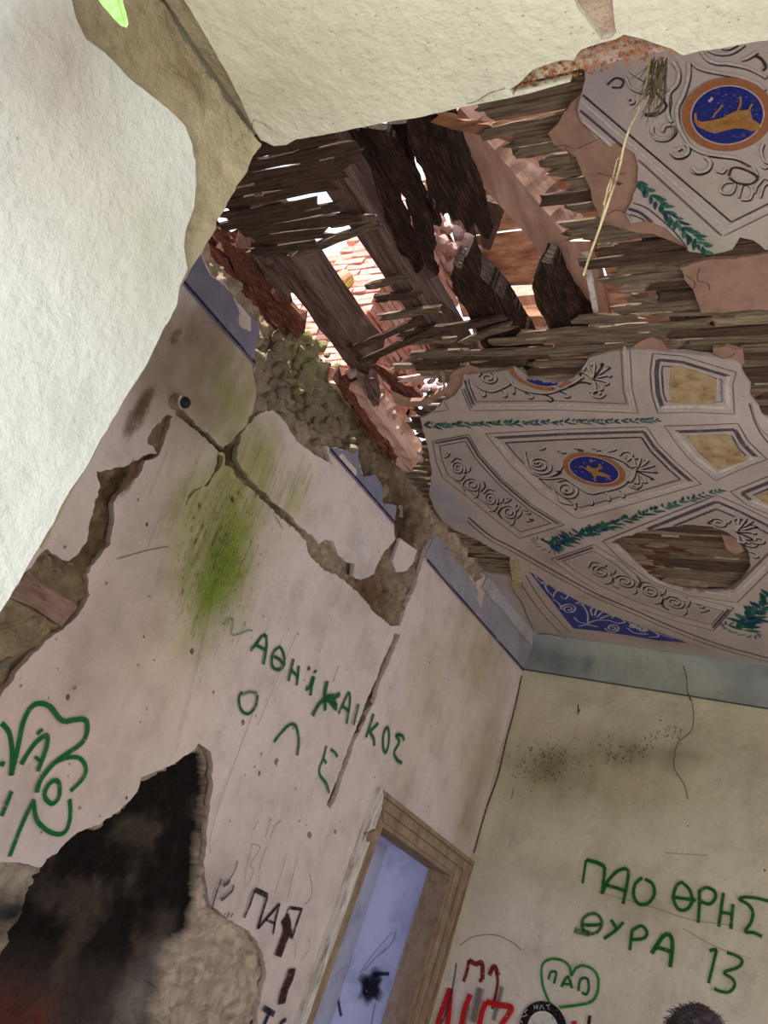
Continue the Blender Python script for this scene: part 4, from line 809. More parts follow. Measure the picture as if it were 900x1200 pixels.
# frames ---------------------------------------------------------------------------------------------------
SA = [(507, 517), (549, 509), (563, 533), (590, 563), (623, 591), (661, 615), (609, 631), (585, 613), (560, 592), (540, 576), (519, 560), (511, 540)]
MA = [(569, 508), (660, 503), (758, 500), (772, 521), (793, 542), (822, 567), (750, 588), (677, 608), (633, 578), (597, 543)]
M0 = [(536, 436), (541, 456), (551, 481), (650, 480), (748, 484), (741, 455), (738, 400), (640, 385), (545, 395)]
MB = [(706, 634), (770, 608), (840, 580), (868, 592), (900, 608), (940, 630), (902, 668), (864, 706), (810, 698), (765, 682), (728, 656)]
SB = [(646, 655), (696, 638), (724, 655), (756, 682), (800, 697), (860, 712), (836, 739), (789, 727), (744, 711), (700, 692), (672, 675)]
MC = [(890, 758), (925, 715), (990, 700), (1000, 790)]
ink = CInk(PC, .0012)
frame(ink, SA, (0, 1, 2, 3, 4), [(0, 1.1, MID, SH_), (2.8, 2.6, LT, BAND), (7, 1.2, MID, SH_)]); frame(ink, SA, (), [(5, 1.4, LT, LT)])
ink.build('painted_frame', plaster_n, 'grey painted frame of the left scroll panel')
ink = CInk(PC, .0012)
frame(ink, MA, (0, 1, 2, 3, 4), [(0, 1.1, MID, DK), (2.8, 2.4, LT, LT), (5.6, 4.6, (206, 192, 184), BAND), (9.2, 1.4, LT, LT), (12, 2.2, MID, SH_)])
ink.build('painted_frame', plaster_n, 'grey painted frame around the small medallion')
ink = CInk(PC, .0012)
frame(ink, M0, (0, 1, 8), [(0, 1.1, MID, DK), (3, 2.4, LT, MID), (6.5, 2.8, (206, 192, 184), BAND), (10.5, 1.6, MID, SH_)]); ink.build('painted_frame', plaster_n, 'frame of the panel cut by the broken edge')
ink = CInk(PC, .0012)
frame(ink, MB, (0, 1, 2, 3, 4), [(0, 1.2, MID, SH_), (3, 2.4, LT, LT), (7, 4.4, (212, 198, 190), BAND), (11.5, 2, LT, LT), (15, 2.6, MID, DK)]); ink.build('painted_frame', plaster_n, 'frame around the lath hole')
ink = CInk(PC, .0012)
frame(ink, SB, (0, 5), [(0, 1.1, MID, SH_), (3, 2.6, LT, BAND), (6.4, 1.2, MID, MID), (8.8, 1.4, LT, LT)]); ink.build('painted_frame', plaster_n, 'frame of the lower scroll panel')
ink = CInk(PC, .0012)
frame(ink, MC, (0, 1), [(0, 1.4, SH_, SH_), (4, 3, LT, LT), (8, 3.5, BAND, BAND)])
# small square panels with an ochre field
K1 = [(765, 414), (800, 417), (836, 428), (863, 436), (859, 450), (861, 485), (815, 483), (771, 484), (764, 462), (762, 436)]; G1_ = [(787, 427), (814, 433), (839, 443), (838, 473), (812, 473), (787, 472), (785, 450)]
K2 = [(779, 499), (820, 498), (865, 496), (877, 517), (899, 538), (868, 550), (839, 563), (810, 540), (793, 520)]; G2_ = [(805, 510), (830, 509), (854, 509), (864, 525), (877, 539), (860, 544), (842, 550), (822, 533)]
K3 = [(856, 576), (905, 556), (960, 556), (965, 612), (905, 604), (876, 592)]; G3_ = [(884, 581), (905, 572), (935, 580), (905, 594)]
def panel(K, Gd, dark, nm):
    ink = CInk(PC, .0012)
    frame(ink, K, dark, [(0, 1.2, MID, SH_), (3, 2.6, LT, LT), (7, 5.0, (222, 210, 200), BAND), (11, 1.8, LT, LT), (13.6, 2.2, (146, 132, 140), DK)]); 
    q = np.array(Gd, float); cen = q.mean(0); q2 = cen + (q - cen) * 1.07
    ink.L([tuple(a) for a in q2], 1.6, LT, .95, smooth=False, closed=True); ink.build('painted_frame', plaster_n)
    o = piece('ochre_panel', PC, Gd, [], 0, .0026, M['ochre'], plaster_n, grid=.03, jag=.002, step=.02, seed=3); o['label'] = nm
M['ochre'] = mat_noise('marbled_ochre_paint', L3(120, 88, 66), L3(172, 146, 108), 18, .0005, None, L3(186, 166, 130)); M['ochre'].node_tree.nodes['Principled BSDF'].inputs['Roughness'].default_value = .9
panel(K1, G1_, (0, 1, 2, 8, 9, 7), 'ochre marbled field of the upper small panel'); panel(K2, G2_, (0, 1, 2, 3), 'ochre marbled field of the middle small panel'); panel(K3, G3_, (0, 5), 'ochre field at the edge of the frame')
ink = CInk(PC, .0012)
# big outer ring, lines to the corner, arcs
ARC = [(549, 606), (575, 628), (600, 641), (653, 671), (700, 696), (744, 715), (780, 731), (840, 754), (900, 771), (960, 786)]
for d, w_, c in ((0, 2.4, DK), (4.4, 1.2, SH_), (-3.5, 2.2, LT), (7.6, 2.4, LT)): ink.L([(x - d * .45, y + d * .9) for x, y in ARC], w_, c, .9)
ink.L([(612, 676), (628, 702), (645, 722), (663, 741)], 2.2, LT, .8); ink.L([(616, 674), (632, 700), (650, 722), (668, 741)], 1.2, MID, .8); ink.L([(609, 681), (624, 704), (641, 725), (657, 742)], 1.2, MID, .8)
ink.L([(878, 472), (884, 492), (892, 508), (903, 522)], 1.6, SH_, .8); ink.L([(880, 470), (890, 500), (915, 524)], 1.0, MID, .6)
ink.L([(492, 487), (508, 483), (526, 480), (520, 470), (514, 462)], 1.2, DK, .8, smooth=False)
ink.build('painted_border', plaster_n, 'painted double line of the outer ring')
ink = CInk(PC, .0012)
for a, b, w_, c in (((683, 111), (857, 260), 2.8, SH_), ((680, 117), (850, 266), 4.6, LT), ((686, 108), (859, 256), 1.2, LT), ((680, 129), (748, 187), 3.8, DK), ((748, 187), (843, 274), 2.6, MID), ((677, 136), (745, 195), 5, (206, 196, 190)), ((679, 141), (712, 169), 2.4, BAND), ((752, 190), (846, 276), 2.2, DK), ((857, 260), (930, 224), 2.4, SH_), ((850, 267), (930, 229), 4.6, LT), ((849, 276), (930, 236), 1.6, DK), ((900, 290), (990, 230), 2, DK)):
    ink.L([a, b], w_, c, .92, smooth=False)
for st, w_, c in (([(737, 236), (757, 243), (775, 257), (792, 273), (806, 291)], 2.4, DK), ([(735, 244), (750, 249), (764, 260)], 4.6, (70, 58, 76)), ([(738, 251), (752, 256), (762, 264)], 2.6, BAND), ([(741, 233), (760, 240), (778, 254), (796, 272), (812, 294)], 1.4, LT)): ink.L(st, w_, c, .9)
ink.build('painted_frame', plaster_t, 'painted frame lines beside the green garland')
# scroll work ------------------------------------------------------------------------------------------------
ink = CInk(PC, .002)
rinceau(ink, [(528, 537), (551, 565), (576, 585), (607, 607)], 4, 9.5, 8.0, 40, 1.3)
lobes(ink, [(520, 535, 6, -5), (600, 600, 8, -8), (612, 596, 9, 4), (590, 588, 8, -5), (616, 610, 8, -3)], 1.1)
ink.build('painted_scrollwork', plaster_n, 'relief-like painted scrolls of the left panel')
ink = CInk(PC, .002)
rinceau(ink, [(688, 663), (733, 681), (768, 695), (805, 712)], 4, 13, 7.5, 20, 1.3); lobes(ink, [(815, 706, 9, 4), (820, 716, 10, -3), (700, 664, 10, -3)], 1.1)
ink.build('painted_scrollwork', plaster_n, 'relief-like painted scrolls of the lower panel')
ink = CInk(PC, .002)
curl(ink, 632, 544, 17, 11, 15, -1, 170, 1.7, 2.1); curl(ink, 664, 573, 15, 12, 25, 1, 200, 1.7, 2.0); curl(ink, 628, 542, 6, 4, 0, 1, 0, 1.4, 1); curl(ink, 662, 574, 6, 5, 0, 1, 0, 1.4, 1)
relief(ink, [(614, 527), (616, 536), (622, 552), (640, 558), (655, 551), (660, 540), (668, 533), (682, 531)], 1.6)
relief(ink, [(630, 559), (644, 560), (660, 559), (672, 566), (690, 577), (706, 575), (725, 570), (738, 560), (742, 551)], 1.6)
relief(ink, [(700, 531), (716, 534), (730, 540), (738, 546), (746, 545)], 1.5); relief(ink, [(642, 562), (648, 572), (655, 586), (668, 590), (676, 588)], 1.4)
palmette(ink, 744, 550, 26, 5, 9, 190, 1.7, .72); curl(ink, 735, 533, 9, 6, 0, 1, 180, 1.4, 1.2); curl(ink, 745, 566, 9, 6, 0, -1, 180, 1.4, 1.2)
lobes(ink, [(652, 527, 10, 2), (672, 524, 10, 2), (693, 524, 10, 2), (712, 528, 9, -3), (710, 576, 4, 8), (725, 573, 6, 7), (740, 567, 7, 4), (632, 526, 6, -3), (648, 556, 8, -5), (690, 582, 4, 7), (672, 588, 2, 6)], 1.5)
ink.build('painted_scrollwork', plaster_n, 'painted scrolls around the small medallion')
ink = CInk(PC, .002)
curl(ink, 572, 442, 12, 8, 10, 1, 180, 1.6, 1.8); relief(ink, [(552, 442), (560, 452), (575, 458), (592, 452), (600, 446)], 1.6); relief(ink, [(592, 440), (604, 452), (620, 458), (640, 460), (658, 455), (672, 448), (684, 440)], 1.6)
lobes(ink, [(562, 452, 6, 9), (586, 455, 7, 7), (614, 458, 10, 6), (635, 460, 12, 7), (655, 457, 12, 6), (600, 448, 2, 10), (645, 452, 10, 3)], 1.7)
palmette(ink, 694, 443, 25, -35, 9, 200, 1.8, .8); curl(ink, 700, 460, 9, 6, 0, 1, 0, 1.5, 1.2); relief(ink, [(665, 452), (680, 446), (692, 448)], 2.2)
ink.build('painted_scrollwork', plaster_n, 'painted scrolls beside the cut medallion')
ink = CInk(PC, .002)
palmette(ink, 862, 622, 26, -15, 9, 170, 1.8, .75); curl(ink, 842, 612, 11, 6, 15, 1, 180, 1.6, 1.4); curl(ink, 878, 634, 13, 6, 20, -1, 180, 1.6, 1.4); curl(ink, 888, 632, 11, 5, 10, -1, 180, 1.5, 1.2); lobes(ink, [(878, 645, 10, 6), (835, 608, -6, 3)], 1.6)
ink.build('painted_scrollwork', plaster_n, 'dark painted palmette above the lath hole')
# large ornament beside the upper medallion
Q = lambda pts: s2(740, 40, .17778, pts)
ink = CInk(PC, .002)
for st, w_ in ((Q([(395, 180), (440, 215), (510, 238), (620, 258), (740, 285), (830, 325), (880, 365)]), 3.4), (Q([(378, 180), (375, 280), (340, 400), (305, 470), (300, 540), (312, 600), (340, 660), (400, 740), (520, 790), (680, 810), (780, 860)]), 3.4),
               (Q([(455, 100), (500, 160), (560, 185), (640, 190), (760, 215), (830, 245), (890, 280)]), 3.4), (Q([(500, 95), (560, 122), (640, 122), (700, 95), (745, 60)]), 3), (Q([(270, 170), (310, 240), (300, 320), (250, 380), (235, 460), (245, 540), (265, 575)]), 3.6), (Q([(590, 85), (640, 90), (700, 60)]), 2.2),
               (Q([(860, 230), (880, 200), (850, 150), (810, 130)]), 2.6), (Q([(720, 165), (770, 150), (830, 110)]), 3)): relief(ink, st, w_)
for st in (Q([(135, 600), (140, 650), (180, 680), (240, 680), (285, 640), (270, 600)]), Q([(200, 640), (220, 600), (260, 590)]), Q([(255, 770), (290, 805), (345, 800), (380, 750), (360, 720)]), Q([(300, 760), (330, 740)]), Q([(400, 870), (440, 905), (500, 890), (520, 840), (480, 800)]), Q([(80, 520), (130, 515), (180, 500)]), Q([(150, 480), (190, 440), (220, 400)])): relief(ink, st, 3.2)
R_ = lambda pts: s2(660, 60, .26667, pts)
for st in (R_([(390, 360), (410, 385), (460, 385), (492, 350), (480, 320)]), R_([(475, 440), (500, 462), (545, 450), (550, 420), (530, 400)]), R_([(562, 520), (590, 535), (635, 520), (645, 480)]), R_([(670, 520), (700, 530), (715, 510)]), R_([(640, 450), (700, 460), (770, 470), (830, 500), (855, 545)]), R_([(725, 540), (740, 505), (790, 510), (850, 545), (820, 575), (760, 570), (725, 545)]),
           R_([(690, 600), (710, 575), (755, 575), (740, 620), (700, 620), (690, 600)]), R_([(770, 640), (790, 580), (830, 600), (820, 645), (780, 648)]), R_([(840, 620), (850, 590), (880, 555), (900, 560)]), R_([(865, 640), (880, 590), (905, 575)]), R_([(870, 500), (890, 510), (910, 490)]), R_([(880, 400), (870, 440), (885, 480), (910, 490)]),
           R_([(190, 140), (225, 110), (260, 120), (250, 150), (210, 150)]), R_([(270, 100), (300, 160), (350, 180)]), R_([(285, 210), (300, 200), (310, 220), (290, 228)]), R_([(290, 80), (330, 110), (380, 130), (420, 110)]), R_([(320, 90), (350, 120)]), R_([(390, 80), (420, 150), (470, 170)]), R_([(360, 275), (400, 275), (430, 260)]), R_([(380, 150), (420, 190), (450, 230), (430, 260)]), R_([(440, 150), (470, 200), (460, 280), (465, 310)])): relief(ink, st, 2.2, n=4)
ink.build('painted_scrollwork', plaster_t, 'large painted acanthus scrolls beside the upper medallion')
# medallions
def beast(ink, body, limbs, w, clip=False):
    ink.fill(body, GOLD, 1, off=.0042)
    for st in limbs: ink.line(st, w, GOLD, 1, .15, off=.0043)
c1 = PC.p((852, 135)); ink = medallion(c1, .1135)
body = Q([(415, 515), (430, 512), (435, 560), (470, 570), (520, 562), (600, 545), (640, 520), (690, 500), (740, 492), (785, 495), (800, 555), (850, 585), (845, 625), (790, 632), (740, 615), (680, 615), (620, 628), (550, 648), (500, 632), (440, 605), (415, 570)])
beast(ink, body, [Q([(540, 545), (555, 515), (580, 490), (600, 458)]), Q([(695, 510), (715, 470), (722, 440), (720, 400)]), Q([(770, 510), (780, 485), (800, 450)]), Q([(740, 505), (770, 490)])], 2.4)
ink.fill(Q([(560, 580), (650, 560), (740, 560), (820, 590), (740, 590), (640, 595)]), (158, 108, 44), 1, off=.0046)
for x, y in ((525, 423), (515, 430), (530, 415)): ink.disc(740 + x * .1778, 40 + y * .1778, .005, .006, 0, (200, 196, 206), .9, off=.0045)
r2 = random.Random(5)
for i in range(46):
    t_, q_ = r2.random() * 2 * PI, r2.random() ** .5 * 36; ink.line([(852 + q_ * math.cos(t_), 135 + q_ * .8 * math.sin(t_)), (852 + q_ * math.cos(t_) + r2.uniform(1, 5), 135 + q_ * .8 * math.sin(t_) + r2.uniform(-1.5, 1))], r2.uniform(.5, 1.4), (150, 150, 186), .6, .3, n=2, off=.0048)
ink.build('painted_medallion', plaster_t, 'blue medallion with an ochre animal and orange rim')
c2 = PC.p((696, 550.5)); ink = medallion(c2, .142)
X = lambda pts: s2(560, 480, .24444, pts)
beast(ink, X([(525, 262), (560, 280), (590, 262), (600, 275), (575, 292), (605, 300), (640, 318), (600, 318), (575, 312), (560, 325), (545, 300), (520, 285)]), [X([(530, 285), (500, 270), (485, 272)]), X([(545, 250), (540, 235), (555, 245)]), X([(570, 300), (560, 330), (570, 340)]), X([(600, 310), (630, 325), (640, 335)]), X([(590, 270), (580, 255)])], 1.6)
for x, y in ((500, 295), (470, 290), (620, 330), (560, 240), (510, 250), (600, 250)): ink.disc(560 + x * .2444, 480 + y * .2444, .006, .005, 0, (170, 172, 206), .8, off=.0048)
ink.build('painted_medallion', plaster_n, 'small blue medallion with a curled golden figure')
ink = medallion(PC.p((633, 432.5)), .137); ink.build('painted_medallion', plaster_n, 'remnant of a blue medallion at the broken edge')
# blue corner spandrel
BT = [(620, 669), (635, 679), (650, 690), (670, 700), (690, 710), (715, 720), (745, 731), (775, 742), (806, 753), (770, 750), (735, 744), (700, 739), (672, 736), (662, 724), (650, 708), (636, 690)]
o = piece('blue_spandrel', PC, BT, [], 0, .0022, mat_noise('worn_blue_paint', L3(70, 76, 136), L3(52, 58, 126), 40, .0005), plaster_n, grid=0, jag=.001, step=.03, seed=5); o['label'] = 'blue painted corner triangle'
Y_ = lambda pts: s2(600, 600, .17778, pts); ink = CInk(PC, .0034); WH = (206, 198, 208)
for st in (Y_([(150, 415), (180, 450), (215, 470), (230, 510), (265, 545)]), Y_([(190, 470), (215, 460), (235, 480)]), Y_([(270, 560), (290, 520), (330, 510), (370, 540), (350, 570), (320, 550)]), Y_([(370, 540), (410, 560), (440, 575)]), Y_([(330, 510), (380, 530), (420, 555)]),
           Y_([(500, 730), (500, 670), (475, 620), (440, 600)]), Y_([(475, 620), (455, 590), (420, 600)]), Y_([(500, 730), (560, 710), (640, 712), (700, 730), (745, 720), (720, 700)]), Y_([(530, 680), (520, 640), (545, 620)]), Y_([(545, 680), (560, 640), (590, 630)]), Y_([(560, 690), (600, 655), (640, 655)]), Y_([(580, 700), (630, 680), (670, 680), (660, 695)]),
           Y_([(410, 690), (440, 720), (500, 735), (560, 755)]), Y_([(440, 750), (500, 740), (570, 755)]), Y_([(270, 570), (310, 600), (330, 640)]), Y_([(770, 720), (800, 750), (850, 770), (900, 780)]), Y_([(790, 720), (830, 740)]), Y_([(760, 760), (800, 790), (850, 800), (900, 800)])): ink.line(st, 1.5, WH, .85, .3, n=4)
for cx, cy, r_, sg in ((375, 635, 55, 1), (665, 760, 50, -1), (860, 770, 36, 1), (800, 745, 26, -1)): ink.line(Y_(spiral(cx, cy, r_, r_ * .62, 1.9, 180, sg)), 1.5, WH, .85, .3, n=3)
for st in ([(755, 735), (775, 743), (790, 748)], [(765, 738), (772, 745), (760, 746)]): ink.line(st, 1.3, WH, .8, .3)
ink.build('painted_scrollwork', plaster_n, 'white scrolls on the blue corner triangle')
# dirt, cracks of the ceiling
ink = CInk(PC, .0052)
for st, w_ in (([(623, 744), (640, 742), (660, 746), (676, 752), (700, 758), (726, 757)], 1.4), ([(560, 682), (578, 700), (592, 712), (606, 727), (612, 738)], 1.2), ([(600, 690), (612, 706), (618, 722), (626, 738)], .9)): ink.line(st, w_, (84, 66, 60), .8, .3)
for x, y, a, b_, c in ((712, 756, .012, .008, (60, 44, 40)), (723, 759, .02, .012, (70, 56, 50)), (700, 757, .01, .008, (60, 44, 40))): ink.disc(x, y, a, b_, 0, c, .9, seed=3)
for i in range(90): ink.disc(rng.uniform(500, 900), rng.uniform(430, 760), rng.uniform(.003, .006), .004, 0, (120, 102, 96), .5, seed=i, keepf=on_ceiling)
ink.build('cracks', plaster_n, kind='stuff')

# ---- laths -------------------------------------------------------------------------------------------------
VOID = [(395, 152), (545, 118), (590, 163), (610, 170), (625, 180), (627, 197), (643, 210), (650, 227), (657, 243), (664, 257), (677, 277), (692, 297), (698, 318), (698, 336), (712, 340), (718, 352), (720, 368), (693, 372), (640, 384), (600, 396), (550, 406), (520, 410), (495, 408), (470, 418), (490, 432), (500, 440), (515, 455), (496, 472), (482, 484), (480, 500), (484, 522), (480, 530), (460, 530), (423, 490), (380, 440), (340, 390), (300, 345), (270, 318), (290, 312), (345, 296), (395, 257), (400, 240), (392, 222), (402, 206), (413, 190), (402, 180)]
void = PC.poly(VOID); V2 = [PC.poly(q) for q in ([(772, 640), (790, 642), (792, 650), (780, 655), (768, 650)], [(745, 640), (768, 640), (775, 668), (765, 680), (748, 660)], [(762, 331), (774, 331), (774, 336), (762, 336)])]
cover = [npoly, tpoly] + scr_polys
def covered(uv): return on_ceiling(uv) | inside(uv, scr_polys[0]) | inside(uv, scr_polys[1])
def voided(uv):
    k = inside(uv, void)
    for q in V2: k |= inside(uv, q)
    return k
pieces = []; y = YW + .01; row = 0; r3 = random.Random(21)
while y < YR - .02:
    w = r3.uniform(.038, .048); x = XL - .02 + r3.uniform(0, .2); row += 1
    while x < XR:
        L = r3.uniform(.35, 1.1); x1 = min(x + L, XR); xs = np.arange(x, x1, .02)
        uv = np.stack([xs, np.full(len(xs), y)], -1); vis = ~covered(uv); vd = voided(uv) if r3.random() > .0 else 0
        # cut at the void with a ragged margin
        run = None
        for i in range(len(xs) + 1):
            ok = i < len(xs) and not vd[i]
            if ok and run is None: run = i
            if not ok and run is not None:
                a, b = xs[run] + (r3.uniform(-.05, .04) if run > 0 else 0), xs[i - 1] + (r3.uniform(-.04, .06) if i < len(xs) else 0)
                if b - a > .06 and vis[run:i].any():
                    near = inside(np.array([[(a + b) / 2, y]]), hpoly)[0]
                    drop = .06 if near else .015
                    if r3.random() > drop: pieces.append((a, b, y + w / 2, w, near))
                run = None
        x = x1 + r3.uniform(.003, .012)
    y += w + r3.uniform(.002, .008)
lathmats = ['lath', 'lath2', 'lath3']
def ppix(P):
    c = CM @ np.array([P[0], P[1], P[2] - EYE]); return 450 + FL * c[0] / c[2], 600 + FL * c[1] / c[2], c[2]
sc_list = []
for (a, b, yc, w, near) in pieces:
    px, py, d = ppix(((a + b) / 2, yc, HC)); infr = -60 < px < 960 and py > 20
    sc_list.append(((b - a) * w / d / d if infr else 0, a, b, yc, w, near))
sc_list.sort(reverse=True)
restV = {}; n_l = 0
for i, (s_, a, b, yc, w, near) in enumerate(sc_list):
    z = HC + .026 + r3.uniform(-.006, .006); tilt = r3.gauss(0, .008 if not near else .02); dz = r3.gauss(0, .004)
    v, f = stick((a, yc - tilt * (b - a), z), (b, yc + tilt * (b - a), z + dz), w, .010, i, seg=max(3, int((b - a) / .09)), rough=.18, ends=.8, up=(0, 0, 1), nw=2)
    bright = (yc > 2.2 and r3.random() < .45) or near; mk = 'lath2' if (a < -1.75 and yc < 2.0) or r3.random() < .25 else ('lath3' if bright and r3.random() < .6 else 'lath')  # front-left laths get dark wood in place of shade from a roof
    if i < 292 and s_ > 0:
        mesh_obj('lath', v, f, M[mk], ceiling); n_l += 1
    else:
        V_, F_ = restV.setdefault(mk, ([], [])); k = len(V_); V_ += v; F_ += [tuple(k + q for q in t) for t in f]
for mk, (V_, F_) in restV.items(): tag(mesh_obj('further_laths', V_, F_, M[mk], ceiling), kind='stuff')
# mortar keys squeezed through between the laths
V_, F_ = [], []
for (a, b, yc, w, near) in pieces:
    for _ in range(int((b - a) / .16)):
        if r3.random() < .2:
            x = r3.uniform(a, b - .05); l = r3.uniform(.03, .16)
            if voided(np.array([[x, yc], [x + l, yc]])).any() or covered(np.array([[x, yc]]))[0]: continue
            v, f = stick((x, yc + w / 2 + .003, HC + .022), (min(x + l, b), yc + w / 2 + .003, HC + .022), r3.uniform(.004, .009), .012, r3.randrange(9999), seg=3, rough=.5, ends=.5, nw=1); k = len(V_); V_ += v; F_ += [tuple(k + q for q in t) for t in f]
tag(mesh_obj('mortar_keys', V_, F_, mat_noise('pale_lime_keys', L3(130, 116, 98), L3(170, 156, 134), 30, .004), ceiling), kind='stuff')
# long broken laths reaching into the void
for (p0, p1, w, mk) in (((414, 409), (492, 376), .030, 'lath2'), ((424, 422), (515, 384), .030, 'lath2'), ((433, 336), (472, 324), .032, 'lath'), ((440, 350), (488, 345), .036, 'lath2'), ((449, 371), (512, 362), .034, 'lath'), ((470, 392), (560, 378), .034, 'lath2'), ((482, 423), (540, 415), .030, 'lath'), ((466, 401), (530, 398), .034, 'lath'), ((500, 392), (590, 372), .028, 'lath2'), ((545, 400), (600, 380), .03, 'lath'),
                        ((240, 268), (300, 340), .03, 'redrot'), ((244, 304), (330, 296), .03, 'lath2'), ((392, 262), (437, 255), .032, 'lath'), ((348, 297), (440, 262), .030, 'lath'), ((520, 140), (598, 158), .04, 'plank'), ((560, 152), (612, 147), .03, 'plank'), ((458, 430), (520, 425), .03, 'lath3'), ((470, 445), (512, 437), .03, 'stone3')):
    P0, P1 = at(*p0, 2, HC + .045), at(*p1, 2, HC + .03); v, f = stick(P0, P1, w, .012, hash(p0) % 999, seg=6, rough=.25, ends=1.2, up=(0, 0, 1)); mesh_obj('lath', v, f, M[mk], ceiling)
ink = Ink(PC, .008)
for st in ([(650, 171), (662, 168), (675, 172), (690, 166), (704, 160)], [(662, 170), (668, 178), (670, 186)], [(700, 200), (716, 204), (735, 200)], [(712, 250), (722, 244), (735, 248), (742, 256)], [(804, 320), (815, 330), (808, 342)], [(820, 312), (818, 326), (830, 330), (832, 338)], [(835, 412), (850, 418), (862, 412)]): ink.line(st, 1.1, (70, 48, 38), .85, .3)
ink.disc(726, 213, .012, .009, 0, (84, 58, 44), .95, seed=2); ink.build('cracks', ceiling, kind='stuff')
# laths over the corner breach, seen end on below the rubble
for i in range(9):
    y_ = PC.p((466 + i * 4.2, 545 + i * 7))[1]; v, f = stick((XL + .0, y_, HC + .03), (XL + .0 + .16 + .02 * (i % 3), y_ + .01, HC + .028), .034, .012, 300 + i, seg=4, rough=.25, ends=.9); mesh_obj('lath', v, f, M['lath'], ceiling)
for i in range(13):
    y_ = PC.p((532 + i * 2.4, 632 + i * 3.6))[1] ; v, f = stick((XL + .02 , y_, HC + .022 + .002 * (i % 3)), (XL + .28 + .02 * i, y_ - .05, HC + .022), .020, .010, 400 + i, seg=5, rough=.25, ends=.9); mesh_obj('lath', v, f, M['lath3'], ceiling)

# ================================================================== TIMBERS
def bar(name, P0, P1, w, h, mat, seed, parent=None, seg=14, rough=.10, ends=.5, up=(0, 0, 1), nw=3, nh=2, bend=0.):
    v, f = stick(P0, P1, w, h, seed, seg, rough, ends, up, nw, nh, bend); return mesh_obj(name, v, f, M[mat], parent)
def joist(x, w, y0, y1, mat, seed, label, h=.15, z=.062, group=None, ends=.5, x1=None):
    return tag(bar('joist', (x, y0, HC + z + h / 2), (x if x1 is None else x1, y1, HC + z + h / 2), w, h, mat, seed, seg=20, ends=ends), label, 'joist', group)
joist(-2.44, .115, YW - .1, 2.70, 'joist', 1, 'brown ceiling joist nearest the left wall, crossing the bright brick face', ends=.2, h=.17)
joist(-1.97, .10, YW - .1, YR, 'joist', 2, 'long unbroken ceiling joist between the two bright openings', ends=.2, h=.17)
for i, x in enumerate((-.95, -.5, -.05, .4, .85, 1.3, 1.75)): joist(x, .09, YW - .1, YR, 'joist', 10 + i, 'ceiling joist above the right laths, ' + ['first', 'second', 'third', 'fourth', 'fifth', 'sixth', 'seventh'][i] + ' from the pinkish beam', group='joists behind the right laths')
def splinter(name, poly, z, thick, label, parent=None, mat='rot', seed=1, cat='joist', jag=.010):
    pl = Plane(2, HC + z, -1); o = piece(name, pl, poly, [], thick, 0, M[mat], parent, grid=.03, jag=jag, step=.012, seed=seed, relief=.05)
    if label: tag(o, label, cat)
    return o
splinter('rotten_joist', [(404, 150), (430, 150), (445, 185), (462, 215), (470, 240), (478, 262), (487, 292), (493, 318), (487, 323), (481, 306), (471, 300), (459, 272), (450, 245), (441, 222), (436, 205), (425, 180)], .10, .03, 'narrow black rotten joist with a pointed tip, left of the yellow slit', seed=31)
splinter('rotten_joist', [(430, 150), (455, 148), (470, 175), (479, 198), (487, 225), (496, 248), (506, 270), (509, 290), (505, 300), (511, 328), (501, 318), (494, 300), (487, 280), (480, 258), (473, 240), (464, 215), (456, 195), (445, 178)], .07, .03, 'black splintered joist ending in a long spike over the bricks', seed=32)
splinter('rotten_joist', [(452, 148), (478, 145), (484, 178), (487, 200), (494, 220), (501, 236), (511, 253), (515, 268), (508, 266), (498, 250), (490, 230), (482, 207), (470, 182)], .12, .025, 'short dark sliver between two slits of sky', seed=33)
splinter('rotten_joist', [(476, 140), (520, 128), (530, 158), (545, 190), (557, 220), (563, 240), (570, 268), (573, 281), (566, 279), (557, 258), (548, 272), (540, 258), (531, 260), (525, 250), (518, 254), (513, 240), (504, 225), (497, 205), (488, 185)], .05, .07, 'broad charred looking joist hanging beside the pinkish beam', seed=34)
splinter('rotten_joist', [(527, 322), (531, 313), (532, 306), (540, 313), (544, 300), (548, 298), (558, 317), (572, 334), (592, 358), (617, 398), (640, 440), (590, 440), (566, 404), (557, 382), (546, 362), (531, 340)], .05, .09, 'dark broken joist stub pointing at the rubble of the chimney', seed=35)
splinter('rotten_joist', [(623, 338), (626, 324), (631, 318), (634, 309), (644, 312), (651, 320), (658, 337), (671, 355), (684, 374), (708, 412), (668, 412), (651, 402), (645, 386), (632, 362)], .05, .09, 'dark broken joist stub in front of the upright board', seed=36)
bar('x', at(530, 121, 2, HC + .30), at(670, 289, 2, HC + .30), .135, .14, 'beam', 41, seg=24, ends=.1, rough=.022); 
o = ROOT.objects['x']; o.name = 'roof_beam'; tag(o, 'thick pinkish squared beam crossing the hole, ending at the right laths', 'beam')
o = tag(bar('upright_board', at(675, 280, 2, HC + .24), at(699, 374, 2, HC + .20), .12, .03, 'beam', 42, seg=8, ends=.1, rough=.06, nw=2, nh=1), 'pale board with a knot hole fixed below the end of the pinkish beam', 'board')
o = tag(bar('thin_batten', at(686, 296, 2, HC + .08), at(700, 376, 2, HC + .06), .020, .01, 'whitepaint', 43, seg=6, ends=.4, nw=1, nh=1), 'thin whitish batten beside the pale upright board', 'batten')
tag(splinter('loose_board', [(562, 232), (586, 238), (590, 252), (583, 272), (575, 292), (566, 288), (558, 262)], .42, .03, None, mat='joist', seed=44), 'greyish loose board hanging behind the charred joist', 'board')
tag(bar('purlin', at(555, 352, 1, 3.25), at(662, 342, 1, 3.25), .07, .07, 'beam', 45, seg=8, ends=.2, rough=.06), 'slim cross timber under the roof planks', 'beam')
pb = Plane(1, 3.34, -1); brd = empty('partition', (0, 0, 0), 'upright thin boards below the slim cross timber', 'partition')
